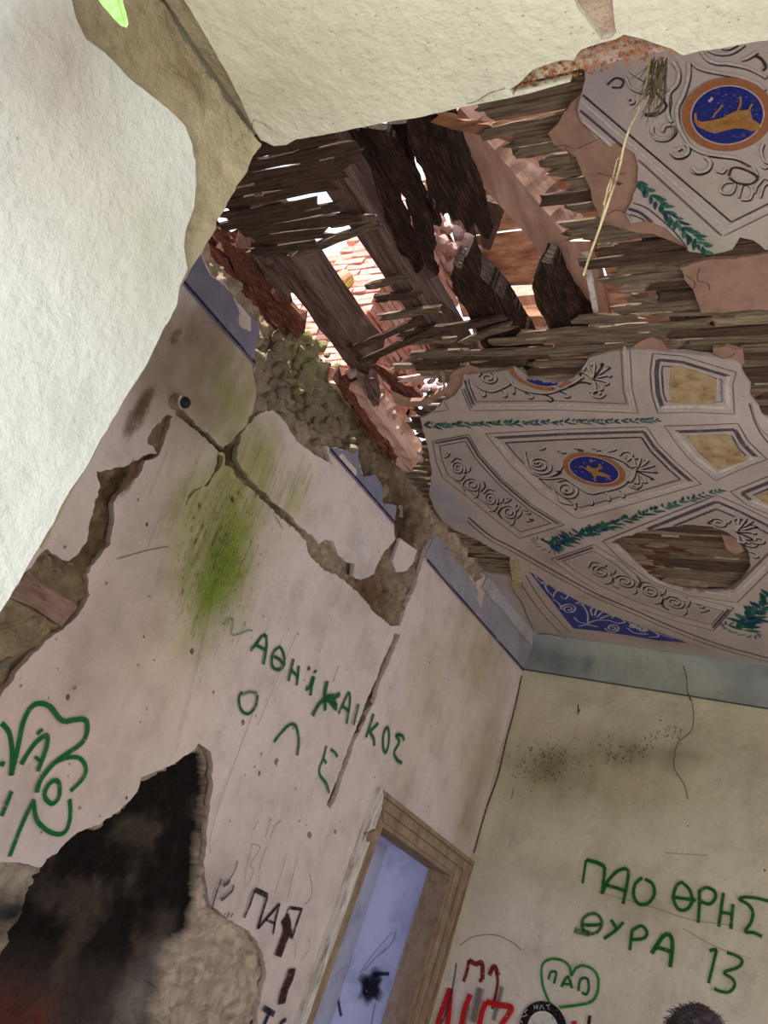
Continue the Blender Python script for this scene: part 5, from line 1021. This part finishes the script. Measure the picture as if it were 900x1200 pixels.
for i in range(6):
    x0 = 572 + i * 15; piece('board', pb, [(x0, 353), (x0 + 14.4, 351), (x0 + 24, 400), (x0 + 9, 402)], [], .02, .002 * (i % 2), M['plank'], brd, grid=0, jag=.002, step=.02, seed=i)

# rotten wall plate on the left wall
wp = empty('wall_plate', (0, 0, 0), 'reddish rotten wall plate splitting into fibres above the left wall', 'beam')
for i, (a, b, w, h, m_) in enumerate((((252, 286), (322, 386), .085, .07, 'redrot'), ((274, 284), (346, 379), .095, .09, 'redrot'), ((300, 296), (336, 344), .05, .05, 'joist'), ((262, 312), (300, 364), .03, .03, 'redrot'), ((240, 292), (254, 330), .02, .015, 'redrot'), ((250, 262), (286, 305), .05, .03, 'redrot'))):
    bar('splinter', at(*a, 2, HC + .05 - .006 * i), at(*b, 2, HC + .04 - .006 * i), w, h, m_, 60 + i, wp, seg=10, rough=.30, ends=.9)
fb = tag(bar('fallen_beam', at(408, 438, 2, HC + .06), at(480, 533, 2, HC + .02), .125, .12, 'beam', 71, seg=14, rough=.14, ends=.6), 'broken pinkish beam end lying along the wall head, lit by the sun', 'beam')
bar('decayed_face', at(401, 440, 2, HC + .03), at(466, 532, 2, HC + .0), .05, .10, 'redrot', 72, fb, seg=12, rough=.4, ends=.9)
tag(bar('wood_chunk', at(450, 432, 2, HC + .07), at(489, 468, 2, HC + .06), .075, .06, 'redrot', 73, seg=8, rough=.25, ends=.8), 'short red-brown chunk of wood on the broken ceiling edge', 'wood')
tag(bar('wood_chunk', at(434, 440, 2, HC + .02), at(441, 470, 2, HC + .02), .045, .05, 'joist', 74, seg=8, rough=.2, ends=.6), 'short dark wood piece behind the sunlit beam end', 'wood')
o = piece('plaster_ledge', Plane(2, HC - .004, -1), [(458, 462), (476, 470), (492, 470), (508, 463), (519, 456), (520, 446), (516, 438), (522, 462), (500, 476), (478, 478), (462, 472)], [], .02, 0, M['scratch'], None, grid=.02, jag=.004, step=.01, seed=9); tag(o, 'curved flake of ceiling plaster under the red-brown chunk', 'plaster')
for px, py, s in ((479, 529, 8), (491, 536, 7), (472, 537, 6), (494, 528, 6), (484, 540, 6), (413, 437, 7), (424, 447, 7), (435, 455, 6), (505, 446, 6), (512, 440, 5), (498, 456, 6), (508, 455, 5), (515, 449, 4), (470, 508, 5), (474, 516, 5), (446, 466, 5), (462, 486, 5)):
    me = rng.choice(pale_mesh); o = bpy.data.objects.new('plaster_lump', me); ROOT.objects.link(o); P = at(px, py, 2, HC + .03); o.location = P; k = s * np.linalg.norm(P - [0, 0, EYE]) / FL; o.scale = (k * 1.2, k * 1.4, k * .9); o.rotation_euler = (rng.uniform(0, 6), rng.uniform(0, 6), 0)
    tag(o, *(('pale lump of sunlit rubble at the lower end of the broken beam', 'rubble', 'lumps at the lower end of the broken beam') if py > 500 else ('pale lump of rubble beside the upper end of the broken beam', 'rubble', 'lumps beside the broken beam') if px < 465 else ('pale lump of sunlit rubble on the curved plaster flake', 'rubble', 'lumps on the curved plaster flake')))
# flap of plaster hanging from the corner of the lath breach
bar('x', at(603, 655, 2, HC - .0), at(606, 690, 2, HC - .012), .055, .012, 'straw', 77, seg=5, rough=.15, ends=.3); o = ROOT.objects['x']; o.name = 'hanging_flake'; tag(o, 'curled flake of plaster and lath hanging beside the blue triangle', 'plaster')

# ================================================================== CHIMNEY
ch = empty('chimney', (-2.9, 3.1, HC), 'broken chimney of thin pink bricks rising behind the joists', 'chimney')
def bmesh_brick(seed, l, d, h):
    bm = bmesh.new(); bmesh.ops.create_cube(bm, size=1.0); bmesh.ops.subdivide_edges(bm, edges=[e for e in bm.edges if abs((e.verts[0].co - e.verts[1].co).x) > .5], cuts=2); r = random.Random(seed)
    for v in bm.verts: v.co = Vector((v.co.x * l + r.uniform(-.004, .004), v.co.y * d + r.uniform(-.004, .004), v.co.z * h + r.uniform(-.003, .003)))
    me = bpy.data.meshes.new('brick'); bm.to_mesh(me); bm.free(); me.materials.append(M['brick'] if seed % 3 else M['brick2']); return me
bricks = [bmesh_brick(i, .175 + .01 * (i % 3), .10, .033) for i in range(6)]
CX, CY0, CY1 = -2.66, 2.81, 3.42
def ztop_front(x): return 4.36 + max(0, (x + 3.17)) * 1.7
def ztop_side(y): return 5.18 - .25 * (y - CY0)
r4 = random.Random(4); z = HC + .0; k = 0
core = []
while z < 5.25:
    k += 1; o_ = (.095 if k % 2 else 0)
    x = CX - .09 - o_ - .0
    while x > -3.55:
        if z < ztop_front(x) + r4.uniform(-.05, .05):
            o = bpy.data.objects.new('brick', bricks[r4.randrange(6)]); link(o); o.location = (x, CY0 + .05 + r4.uniform(-.006, .008), z); o.rotation_euler = (0, r4.gauss(0, .01), r4.gauss(0, .02)); setparent(o, ch)
        x -= .19
    y = CY0 + .19 - o_
    while y < CY1:
        if z < ztop_side(y) + r4.uniform(-.06, .06):
            o = bpy.data.objects.new('brick', bricks[r4.randrange(6)]); link(o); o.location = (CX - .05 + r4.uniform(-.008, .006), y, z); o.rotation_euler = (r4.gauss(0, .01), 0, PI / 2 + r4.gauss(0, .02)); setparent(o, ch)
        y += .19
    z += .0435
bx = []
for i in range(8):
    xa = CX - .012 - i * .1; bx.append(((xa - .1, CY0 + .012, HC), (xa, CY1, min(5.1, max(ztop_front(xa - .05) - .03, HC)))))
bx.append(((CX - .15, CY0 + .05, HC), (CX - .012, CY1 + .02, 5.08)))
setparent(multibox('mortar_core', bx, M['mortar']), ch)
for px, py, s in ((500, 268, 9), (512, 262, 10), (524, 266, 10), (536, 274, 11), (548, 280, 11), (556, 296, 11), (545, 300, 12), (530, 292, 12), (518, 284, 12), (505, 282, 10), (540, 318, 10), (555, 316, 11), (562, 306, 9), (528, 310, 10), (560, 330, 8), (498, 290, 8), (552, 338, 7)):
    o = bpy.data.objects.new('rubble_stone', rng.choice(pale_mesh)); link(o); P = at(px, py, 0, CX + .02); o.location = P; kk = s * np.linalg.norm(P - [0, 0, EYE]) / FL; o.scale = (kk, kk * 1.2, kk); o.rotation_euler = (rng.uniform(0, 6), rng.uniform(0, 6), 0); setparent(o, ch)
# roof tile and weed on the chimney shoulder
def halftile(name, P, L, R, rot, mat):
    V = []; F = []
    for i in range(2):
        for rr in (R, R - .014):
            for j in range(9):
                a = PI * j / 8; V.append((math.cos(a) * rr * (1 - .12 * i), L * (i - .5), math.sin(a) * rr * (1 - .12 * i)))
    for j in range(8): F += [(j, j + 1, 18 + j + 1, 18 + j), (9 + j, 27 + j, 27 + j + 1, 9 + j + 1), (j, 9 + j, 9 + j + 1, j + 1), (18 + j, 18 + j + 1, 27 + j + 1, 27 + j)]
    F += [(0, 18, 27, 9), (8, 17, 35, 26)]
    o = mesh_obj(name, V, F, M[mat]); o.location = P; o.rotation_euler = rot; return o
tag(halftile('roof_tile', at(384, 340, 1, 2.72), .30, .055, (1.25, .35, .3), 'terracotta'), 'curved terracotta tile standing against the bright bricks', 'tile')
V_, F_ = [], []
P0 = at(396, 352, 1, 2.70)
for i in range(11):
    a = rng.uniform(-.9, .9); l = rng.uniform(.08, .16); pts = [P0 + np.array([a * .02 * t + a * .10 * t * t, -.03 * t, l * t]) for t in np.linspace(0, 1, 5)]
    v, f = tube(pts, [.004, .004, .0035, .0025, .0008], 4); q = len(V_); V_ += v; F_ += [tuple(q + i_ for i_ in t) for t in f]
tag(mesh_obj('weed', V_, F_, M['grass']), 'small green weed growing beside the terracotta tile', 'plant')

# ================================================================== ROOF
roof = struct(empty('roof'))
SL = .55; sl = math.sqrt(1 + SL * SL)
def zF(y): return EYE + 2.6 + (5.9 - y) * SL
def zG(y): return EYE + 2.6 + (y + .3) * SL
yr = 5.9; i = 0; nrmF = Vector((0, SL, 1)).normalized(); nrmG = Vector((0, -SL, 1)).normalized()
while yr > 2.85:
    w = .17; i += 1; x = -2.85 + r4.uniform(-.12, .08)
    while x < 2.6:
        x1 = min(2.65, x + r4.uniform(1.3, 2.2)); segs = [(x, x1)]
        if 3.80 < yr < 3.98: segs = [(a, b) for a, b in ((x, min(x1, -2.08)), (max(x, -1.96), x1)) if b - a > .1]
        for a, b in segs: bar('roof_plank', (a, yr - w / 2, zF(yr - w / 2) + .004 * (i % 2)), (b, yr - w / 2, zF(yr - w / 2) + .004 * (i % 2)), w * .95, .025, 'plank', 500 + i * 7 + int(x * 3), roof, seg=6, rough=.06, ends=.15, up=nrmF, nw=2, nh=1)
        x = x1 + .008
    yr -= w / sl * 1.0
yg = -.1; i = 0
while yg < 2.8:
    w = .26; i += 1; bar('roof_plank', (-1.15 + r4.uniform(-.1, .1), yg + w / 2, zG(yg + w / 2)), (2.6, yg + w / 2, zG(yg + w / 2)), w * 1.0, .025, 'plank', 800 + i, roof, seg=5, rough=.04, ends=.2, up=nrmG, nw=2, nh=1); yg += w / sl
for i, x in enumerate((-1.05, .1, 1.3)): bar('rafter', (x, 0, zG(0) - .09), (x, 2.8, zG(2.8) - .09), .09, .12, 'joist', 900 + i, roof, seg=6, rough=.05)
for i, x in enumerate((-2.78, -.9, .3, 1.5)): bar('rafter', (x, 5.8, zF(5.8) - .09), (x, 2.85, zF(2.85) - .09), .09, .12, 'joist', 910 + i, roof, seg=6, rough=.05)
mesh_obj('roof_light_seal', [(-2.6, 5.9, zF(5.9) + .06), (2.7, 5.9, zF(5.9) + .06), (2.7, 4.0, zF(4.0) + .06), (-2.6, 4.0, zF(4.0) + .06), (-1.9, 4.0, zF(4.0) + .06), (-1.9, 2.8, zF(2.8) + .06), (2.7, 2.8, zF(2.8) + .06), (2.7, -.2, zG(-.2) + .06), (-1.0, -.2, zG(-.2) + .06), (-1.0, 2.8, zG(2.8) + .06)], [(0, 1, 2, 4, 3), (4, 2, 6, 5), (8, 7, 6, 9)], M['terracotta'], roof)  # unseen sheet added over the planks to keep light out
mesh_obj('gable', [(2.55, -.2, HC), (2.55, 5.9, HC), (2.55, 5.9, zF(5.9)), (2.55, 2.8, zF(2.8) + .05), (2.55, -.2, zG(-.2))], [(0, 1, 2, 3, 4)], M['mortar'], roof)

# ================================================================== DOORWAY IN THE LEFT WALL
door = struct(empty('door_1'))
def ext(a, b):  # point on the line a-b at the floor, in wall coordinates
    A, B_ = PL.p(a), PL.p(b); k = (0 - A[1]) / (B_[1] - A[1]); return ('w', A[0] + (B_[0] - A[0]) * k, 0.0)
oTL, oTR, oBL, oBR = (440, 922), (552, 1010), ext((440, 922), (343, 1200)), ext((552, 1010), (496, 1200))
iTL, iTR, iBL, iBR = (445, 968), (524, 1025), ext((445, 968), (362, 1200)), ext((524, 1025), (472, 1200))
def mix(a, b, t): A, B_ = PL.p(a), PL.p(b); return ('w', *(A + (B_ - A) * t))
def strip(nm, quad, off, mat, lab=None, seed=1): 
    o = piece(nm, PL, quad, [], .05 + off, off, M[mat], door, grid=0, jag=.0012, step=.03, seed=seed)
    if lab: o['label'] = lab
for (t0, t1, of) in ((0, .16, .040), (.16, .22, .026), (.22, .52, .034), (.52, .58, .022), (.58, .86, .030), (.86, 1, .020)):
    strip('head_moulding', [mix(oTL, iTL, t0), mix(oTR, iTR, t0), mix(oTR, iTR, t1), mix(oTL, iTL, t1)], of, 'trimwood', seed=int(t0 * 100))
    strip('side_moulding', [mix(oTR, iTR, t0), mix(oTR, iTR, t1), mix(oBR, iBR, t1), mix(oBR, iBR, t0)], of, 'trimwood', seed=int(t0 * 100) + 3)
for (t0, t1, of, m_) in ((0, .22, .044, 'whitepaint'), (.22, .36, .036, 'whitepaint'), (.36, .5, .028, 'whitepaint'), (.5, 1, .02, 'trimwood')):
    strip('side_moulding', [mix(oTL, iTL, t0), mix(oTL, iTL, t1), mix(oBL, iBL, t1), mix(oBL, iBL, t0)], of, m_, 'side moulding with chipped white paint' if m_ == 'whitepaint' and t0 == 0 else None, seed=int(t0 * 100) + 5)
a, b, c, d = PL.p(iTL), PL.p(iTR), PL.p(iBL), PL.p(iBR)
def slab(nm, q0, q1, n, th, dep, mat):
    """board from wall point q0 to q1, running dep into the wall, thickness th towards n"""
    V = []
    for q in (q0, q1):
        for x in (XL + .01, XL - dep):
            for s_ in (0, th): V.append((x, q[0] + n[0] * s_, q[1] + n[1] * s_))
    mesh_obj(nm, V, [(0, 1, 3, 2), (4, 6, 7, 5), (0, 4, 5, 1), (2, 3, 7, 6), (0, 2, 6, 4), (1, 5, 7, 3)], M[mat], door)
slab('lining', b, d, (1, 0), .03, .13, 'trimwood'); slab('lining', a, c, (-1, 0), .03, .13, 'trimwood'); slab('lining', a, b, (.5, .86), .03, .13, 'trimwood')
bar('hinge_block', PL.to3(PL.p((422, 978)), .05), PL.to3(PL.p((430, 974)), .05), .05, .03, 'trimwood', 3, door, seg=3, up=(1, 0, 0))
niche = struct(empty('niche'))
NX = -3.12; NZ = 2.06
multibox('niche_walls', [((NX - .1, 3.4, 0), (NX, 5.5, NZ + .1)), ((NX, 5.40, 0), (XL - .05, 5.5, NZ)), ((NX, 3.4, NZ), (XL - .06, 5.5, NZ + .1)), ((NX, 3.4, 0), (XL - .06, 3.5, NZ)), ((XL - .30, 3.66, 0), (XL - .07, min(a[0], c[0]) - .05, NZ))], M['niche'], niche)  # last box: hidden partition added to throw the lamp's soft shadow
PN = Plane(1, 5.40, -1); ink = Ink(PN, .002)
X2 = lambda pts: s2(340, 900, .25, pts)
for st, w_, c_, al in ((X2([(780, 915), (760, 1040), (730, 1150), (700, 1210)]), 3.5, (40, 40, 60), .85), (X2([(185, 920), (175, 1010), (150, 1130), (120, 1200)]), 3.6, (40, 40, 60), .9), (X2([(275, 925), (250, 970), (230, 1010), (225, 1080), (240, 1165)]), 5, (40, 42, 62), .8), (X2([(390, 970), (430, 965), (465, 965)]), 6, (28, 28, 40), .8), (X2([(350, 950), (400, 890), (470, 830), (500, 760)]), 2, (90, 94, 130), .5), (X2([(330, 960), (400, 860), (480, 770)]), 1.6, (90, 94, 130), .5), (X2([(400, 1100), (380, 1200)]), 3, (90, 94, 130), .4)): ink.line(st, w_, c_, al, .6)
ink.disc(433, 1158, .09, .09, 20, (24, 24, 34), .95, seed=3); ink.disc(438, 1150, .06, .10, 0, (30, 30, 42), .8, seed=4); ink.build('soot_marks', niche, 'black smudges and sprayed lines inside the doorway')

# ================================================================== SMALL THINGS
# ceramic wiring tube with a black mouth
ins = empty('wiring_insulator', (0, 0, 0), 'short pale wiring tube with a black mouth where the wall grooves meet', 'insulator')
q = PL.p((204, 472)); cc = PL.to3(q, 0); r_ = 7.2 * PL.scale(204, 472)
def ring_solid(name, c, rs, mat, parent):
    V = []; F = []; n = 16
    for (x, rr) in rs:
        for j in range(n): V.append((c[0] + x, c[1] + rr * math.cos(2 * PI * j / n), c[2] + rr * math.sin(2 * PI * j / n)))
    for i in range(len(rs) - 1):
        for j in range(n): F.append((i * n + j, i * n + (j + 1) % n, (i + 1) * n + (j + 1) % n, (i + 1) * n + j))
    F.append(tuple(range(n))); F.append(tuple((len(rs) - 1) * n + j for j in range(n))); return mesh_obj(name, V, F, M[mat], parent)
ring_solid('tube_body', cc, [(-.03, r_ * 1.0), (.03, r_ * 1.0), (.042, r_ * 1.12), (.052, r_ * 1.1), (.054, r_ * .9)], 'cap', ins)
ring_solid('black_mouth', cc, [(.03, r_ * .80), (.056, r_ * .82), (.066, r_ * .78), (.072, r_ * .6), (.075, r_ * .2)], 'blackcap', ins)
# dry plant hanging from the lintel
dp = empty('dry_plant', (0, 0, 0), 'dry straw stalk with a withered tuft hanging from the lintel edge', 'plant')
def stalk(name, pts, rad, mat, parent, y=.745):
    q = catmull([tuple(p) for p in pts], 5); v, f = tube([at(a_, b_, 1, y + .012 * math.sin(i * .3)) for i, (a_, b_) in enumerate(q)], rad, 5); return mesh_obj(name, v, f, M[mat], parent)
stalk('stem', [(762, 68), (757, 100), (748, 130), (738, 150), (731, 172), (727, 192), (722, 210), (716, 228), (710, 246), (700, 275), (690, 303), (684, 322)], .0014, 'straw', dp)
stalk('stem', [(728, 188), (724, 186), (720, 200), (715, 222), (712, 226), (707, 240)], .0009, 'straw', dp); stalk('stem', [(716, 210), (711, 225), (708, 245), (704, 260)], .0009, 'straw', dp)
V_, F_ = [], []; r5 = random.Random(8)
for i in range(48):
    x0, y0 = r5.uniform(762, 782), r5.uniform(66, 84); x1, y1 = x0 - r5.uniform(4, 26), y0 + r5.uniform(20, 68); mx, my = (x0 + x1) / 2 + r5.uniform(-2, 8), (y0 + y1) / 2 + r5.uniform(-6, 6); dpt = .75 + r5.uniform(-.02, .05)
    v, f = tube([at(x0, y0, 1, dpt), at(mx, my, 1, dpt + .005), at(x1, y1, 1, dpt)], [.0009, .0008, .0003], 3); b_ = len(V_); V_ += v; F_ += [tuple(b_ + k_ for k_ in t) for t in f]
tag(mesh_obj('withered_tuft', V_, F_, M['strawdark'], dp), kind='stuff')
stalk('stem', [(775, 75), (780, 95), (778, 115), (770, 135)], .0012, 'strawdark', dp)
# leaf in front of the window
lf = empty('vine_leaf', (0, 0, 0), 'bright green leaf tip dipping in at the top left', 'leaf')
lp = Plane(1, .30, -1)
o = piece('leaf_blade', lp, [(104, -60), (108, -20), (114, -2), (120, 7), (127, 15), (134, 24), (142, 31), (149, 33), (151, 28), (148, 14), (144, 0), (146, -20), (152, -60), (128, -90)], [], .0008, 0, M['leaf'], lf, grid=.006, jag=.0006, step=.004, seed=3, relief=.01)
v, f = tube([at(128, -88, 1, .298), at(132, -20, 1, .297), at(146, 28, 1, .298)], [.0010, .0007, .0003], 5); o = mesh_obj('leaf_vein', v, f, M['grass'], lf)

# ================================================================== PERSON (only the hair reaches the frame)
HX, HY, HT = -.612, 3.0, EYE + .150
def skin(name, chains, mat, parent, sub=2, root=None):
    V = []; E = []; R = []; idx = {}
    for ch_ in chains:
        prev = None
        for (p, r) in ch_:
            k = tuple(np.round(p, 4))
            if k not in idx: idx[k] = len(V); V.append(p); R.append(r)
            i = idx[k]
            if prev is not None: E.append((prev, i))
            prev = i
    me = bpy.data.meshes.new(name); me.from_pydata([tuple(v) for v in V], E, []); me.materials.append(mat); o = bpy.data.objects.new(name, me); link(o, parent)
    sk = o.modifiers.new('skin', 'SKIN'); sk.use_smooth_shade = True
    for i, sv in enumerate(me.skin_vertices[0].data):
        r = R[i]; sv.radius = (r, r) if np.isscalar(r) else r
        sv.use_root = (i == 0)
    s = o.modifiers.new('sub', 'SUBSURF'); s.levels = sub; s.render_levels = sub; return o
person = empty('person', (0, 0, 0), 'person with short dark hair standing below the green number 13', 'person')
z = lambda h: h * HT / 1.72
sx = HX; sy = HY
skm = mat_noise('skin', L3(196, 148, 122), L3(212, 166, 140), 5, .0005); jkt = mat_noise('dark_jacket_cloth', L3(40, 44, 54), L3(52, 56, 66), 60, .001); trs = mat_noise('blue_trouser_cloth', L3(46, 58, 84), L3(60, 74, 100), 60, .001); sho = mat_noise('dark_shoe_leather', L3(34, 30, 28), L3(48, 42, 38), 20, .001)
pel = (sx, sy, z(.98)); che = (sx, sy, z(1.30)); nk = (sx, sy, z(1.45))
body = [[(pel, .10), ((sx, sy, z(1.12)), .10), (che, (.13, .10)), (nk, .055), ((sx, sy - .005, z(1.50)), .052), ((sx, sy - .01, z(1.565)), (.068, .075)), ((sx, sy - .005, z(1.615)), (.076, .088)), ((sx, sy, z(1.662)), (.060, .07))],
        [((sx, sy - .01, z(1.565)), (.068, .075)), ((sx, sy - .10, z(1.575)), .012)]]
for s_ in (-1, 1):
    body.append([(pel, .10), ((sx + s_ * .09, sy, z(.90)), .085), ((sx + s_ * .10, sy - .01, z(.50)), .055), ((sx + s_ * .10, sy + .01, z(.30)), .052), ((sx + s_ * .10, sy + .02, z(.09)), .036), ((sx + s_ * .11, sy - .13, z(.04)), .035)])
    w0 = np.array((sx + s_ * .27, sy - .09, z(.86)))
    body.append([(che, (.13, .10)), ((sx + s_ * .17, sy, z(1.40)), .055), ((sx + s_ * .225, sy + .01, z(1.12)), .042), (tuple(w0), .026), (tuple(w0 + [0, -.015, -.07]), .032)])
    for j in range(4):
        o0 = w0 + [s_ * .004, -.015 - .018 * (j - 1.5), -.075]; l = (.066, .078, .074, .058)[j]
        body.append([(tuple(w0 + [0, -.015, -.07]), .032), (tuple(o0 + [0, -.008 * (j - 1.5), -.02]), .0085), (tuple(o0 + [-s_ * .008, -.006 * (j - 1.5), -.02 - l * .5]), .008), (tuple(o0 + [-s_ * .022, -.006 * (j - 1.5), -.02 - l]), .0065)])
    body.append([(tuple(w0 + [0, -.015, -.07]), .032), (tuple(w0 + [-s_ * .02, -.05, -.05]), .010), (tuple(w0 + [-s_ * .03, -.07, -.09]), .009)])
skin('body', body, skm, person)
jk = [[((sx, sy, z(.92)), (.15, .115)), ((sx, sy, z(1.12)), (.14, .11)), (che, (.155, .12)), ((sx, sy, z(1.43)), .075)]]
for s_ in (-1, 1): jk.append([(che, (.155, .12)), ((sx + s_ * .17, sy, z(1.40)), .068), ((sx + s_ * .225, sy + .01, z(1.12)), .055), ((sx + s_ * .268, sy - .085, z(.885)), .040)])
skin('jacket', jk, jkt, person)
skin('trousers', [[((sx, sy, z(.99)), (.135, .105)), ((sx, sy, z(.93)), (.135, .105)), ((sx + s_ * .09, sy, z(.84)), .10), ((sx + s_ * .10, sy - .01, z(.50)), .072), ((sx + s_ * .10, sy + .02, z(.10)), .058)] for s_ in (-1, 1)], trs, person)
for s_ in (-1, 1): skin('shoe', [[((sx + s_ * .10, sy + .05, z(.055)), .05), ((sx + s_ * .105, sy - .04, z(.05)), .048), ((sx + s_ * .11, sy - .15, z(.04)), .040)]], sho, person)
# head details: eyes, ears
for s_ in (-1, 1):
    for nm, c, r, m_ in (('eye', (sx + s_ * .030, sy - .078, z(1.60)), .012, 'whitepaint'), ('ear', (sx + s_ * .078, sy, z(1.585)), .026, None)):
        bm = bmesh.new(); bmesh.ops.create_icosphere(bm, subdivisions=2, radius=r); me = bpy.data.meshes.new(nm); bm.to_mesh(me); bm.free(); me.materials.append(skm if m_ is None else M[m_]); o = bpy.data.objects.new(nm, me); link(o, person); o.location = c
        if nm == 'ear': o.scale = (.35, .7, 1.1)
bm = bmesh.new(); bmesh.ops.create_icosphere(bm, subdivisions=4, radius=1)
hz = HT - .125
for v in bm.verts:
    n_ = 1 + .05 * math.sin(v.co.x * 19 + v.co.z * 7) * math.sin(v.co.y * 17) + rng.uniform(-.02, .02)
    lowf = -.10 if v.co.y < 0 else -.45
    zz = max(v.co.z, lowf + .15 * abs(v.co.x)); v.co = Vector((v.co.x * .086 * n_, v.co.y * .098 * n_ + .004, zz * .122 * n_))
me = bpy.data.meshes.new('hair'); bm.to_mesh(me); bm.free(); hairm = mat_noise('dark_hair', L3(30, 24, 26), L3(66, 54, 58), 60, .004, (1, 1, 6), L3(108, 96, 104)); me.materials.append(hairm)
hair = bpy.data.objects.new('hair', me); link(hair, person); hair.location = (sx, sy, hz)
V_, F_ = [], []
for i in range(900):
    th = r5.uniform(0, 2 * PI); ph = math.acos(r5.uniform(.05, 1)); n_ = np.array([math.sin(ph) * math.cos(th), math.sin(ph) * math.sin(th), math.cos(ph)]); p = np.array([sx, sy + .004, hz]) + n_ * [.085, .096, .118]
    t_ = np.array([n_[0] * .6 + r5.uniform(-.5, .5), n_[1] * .6 + r5.uniform(-.5, .5), .25 + r5.uniform(-.3, .3)]); L_ = r5.uniform(.012, .028); q = p + (n_ * .55 + t_ * .6) * L_ * .6
    v, f = tube([p, q, q + t_ * L_ * .5 - np.array([0, 0, L_ * .25])], [.0012, .001, .0003], 3); b_ = len(V_); V_ += v; F_ += [tuple(b_ + k_ for k_ in t) for t in f]
tag(mesh_obj('hair_strands', V_, F_, hairm, hair), kind='stuff'); ROOT.objects['hair_strands'].matrix_parent_inverse = Matrix.Translation(-hair.location)
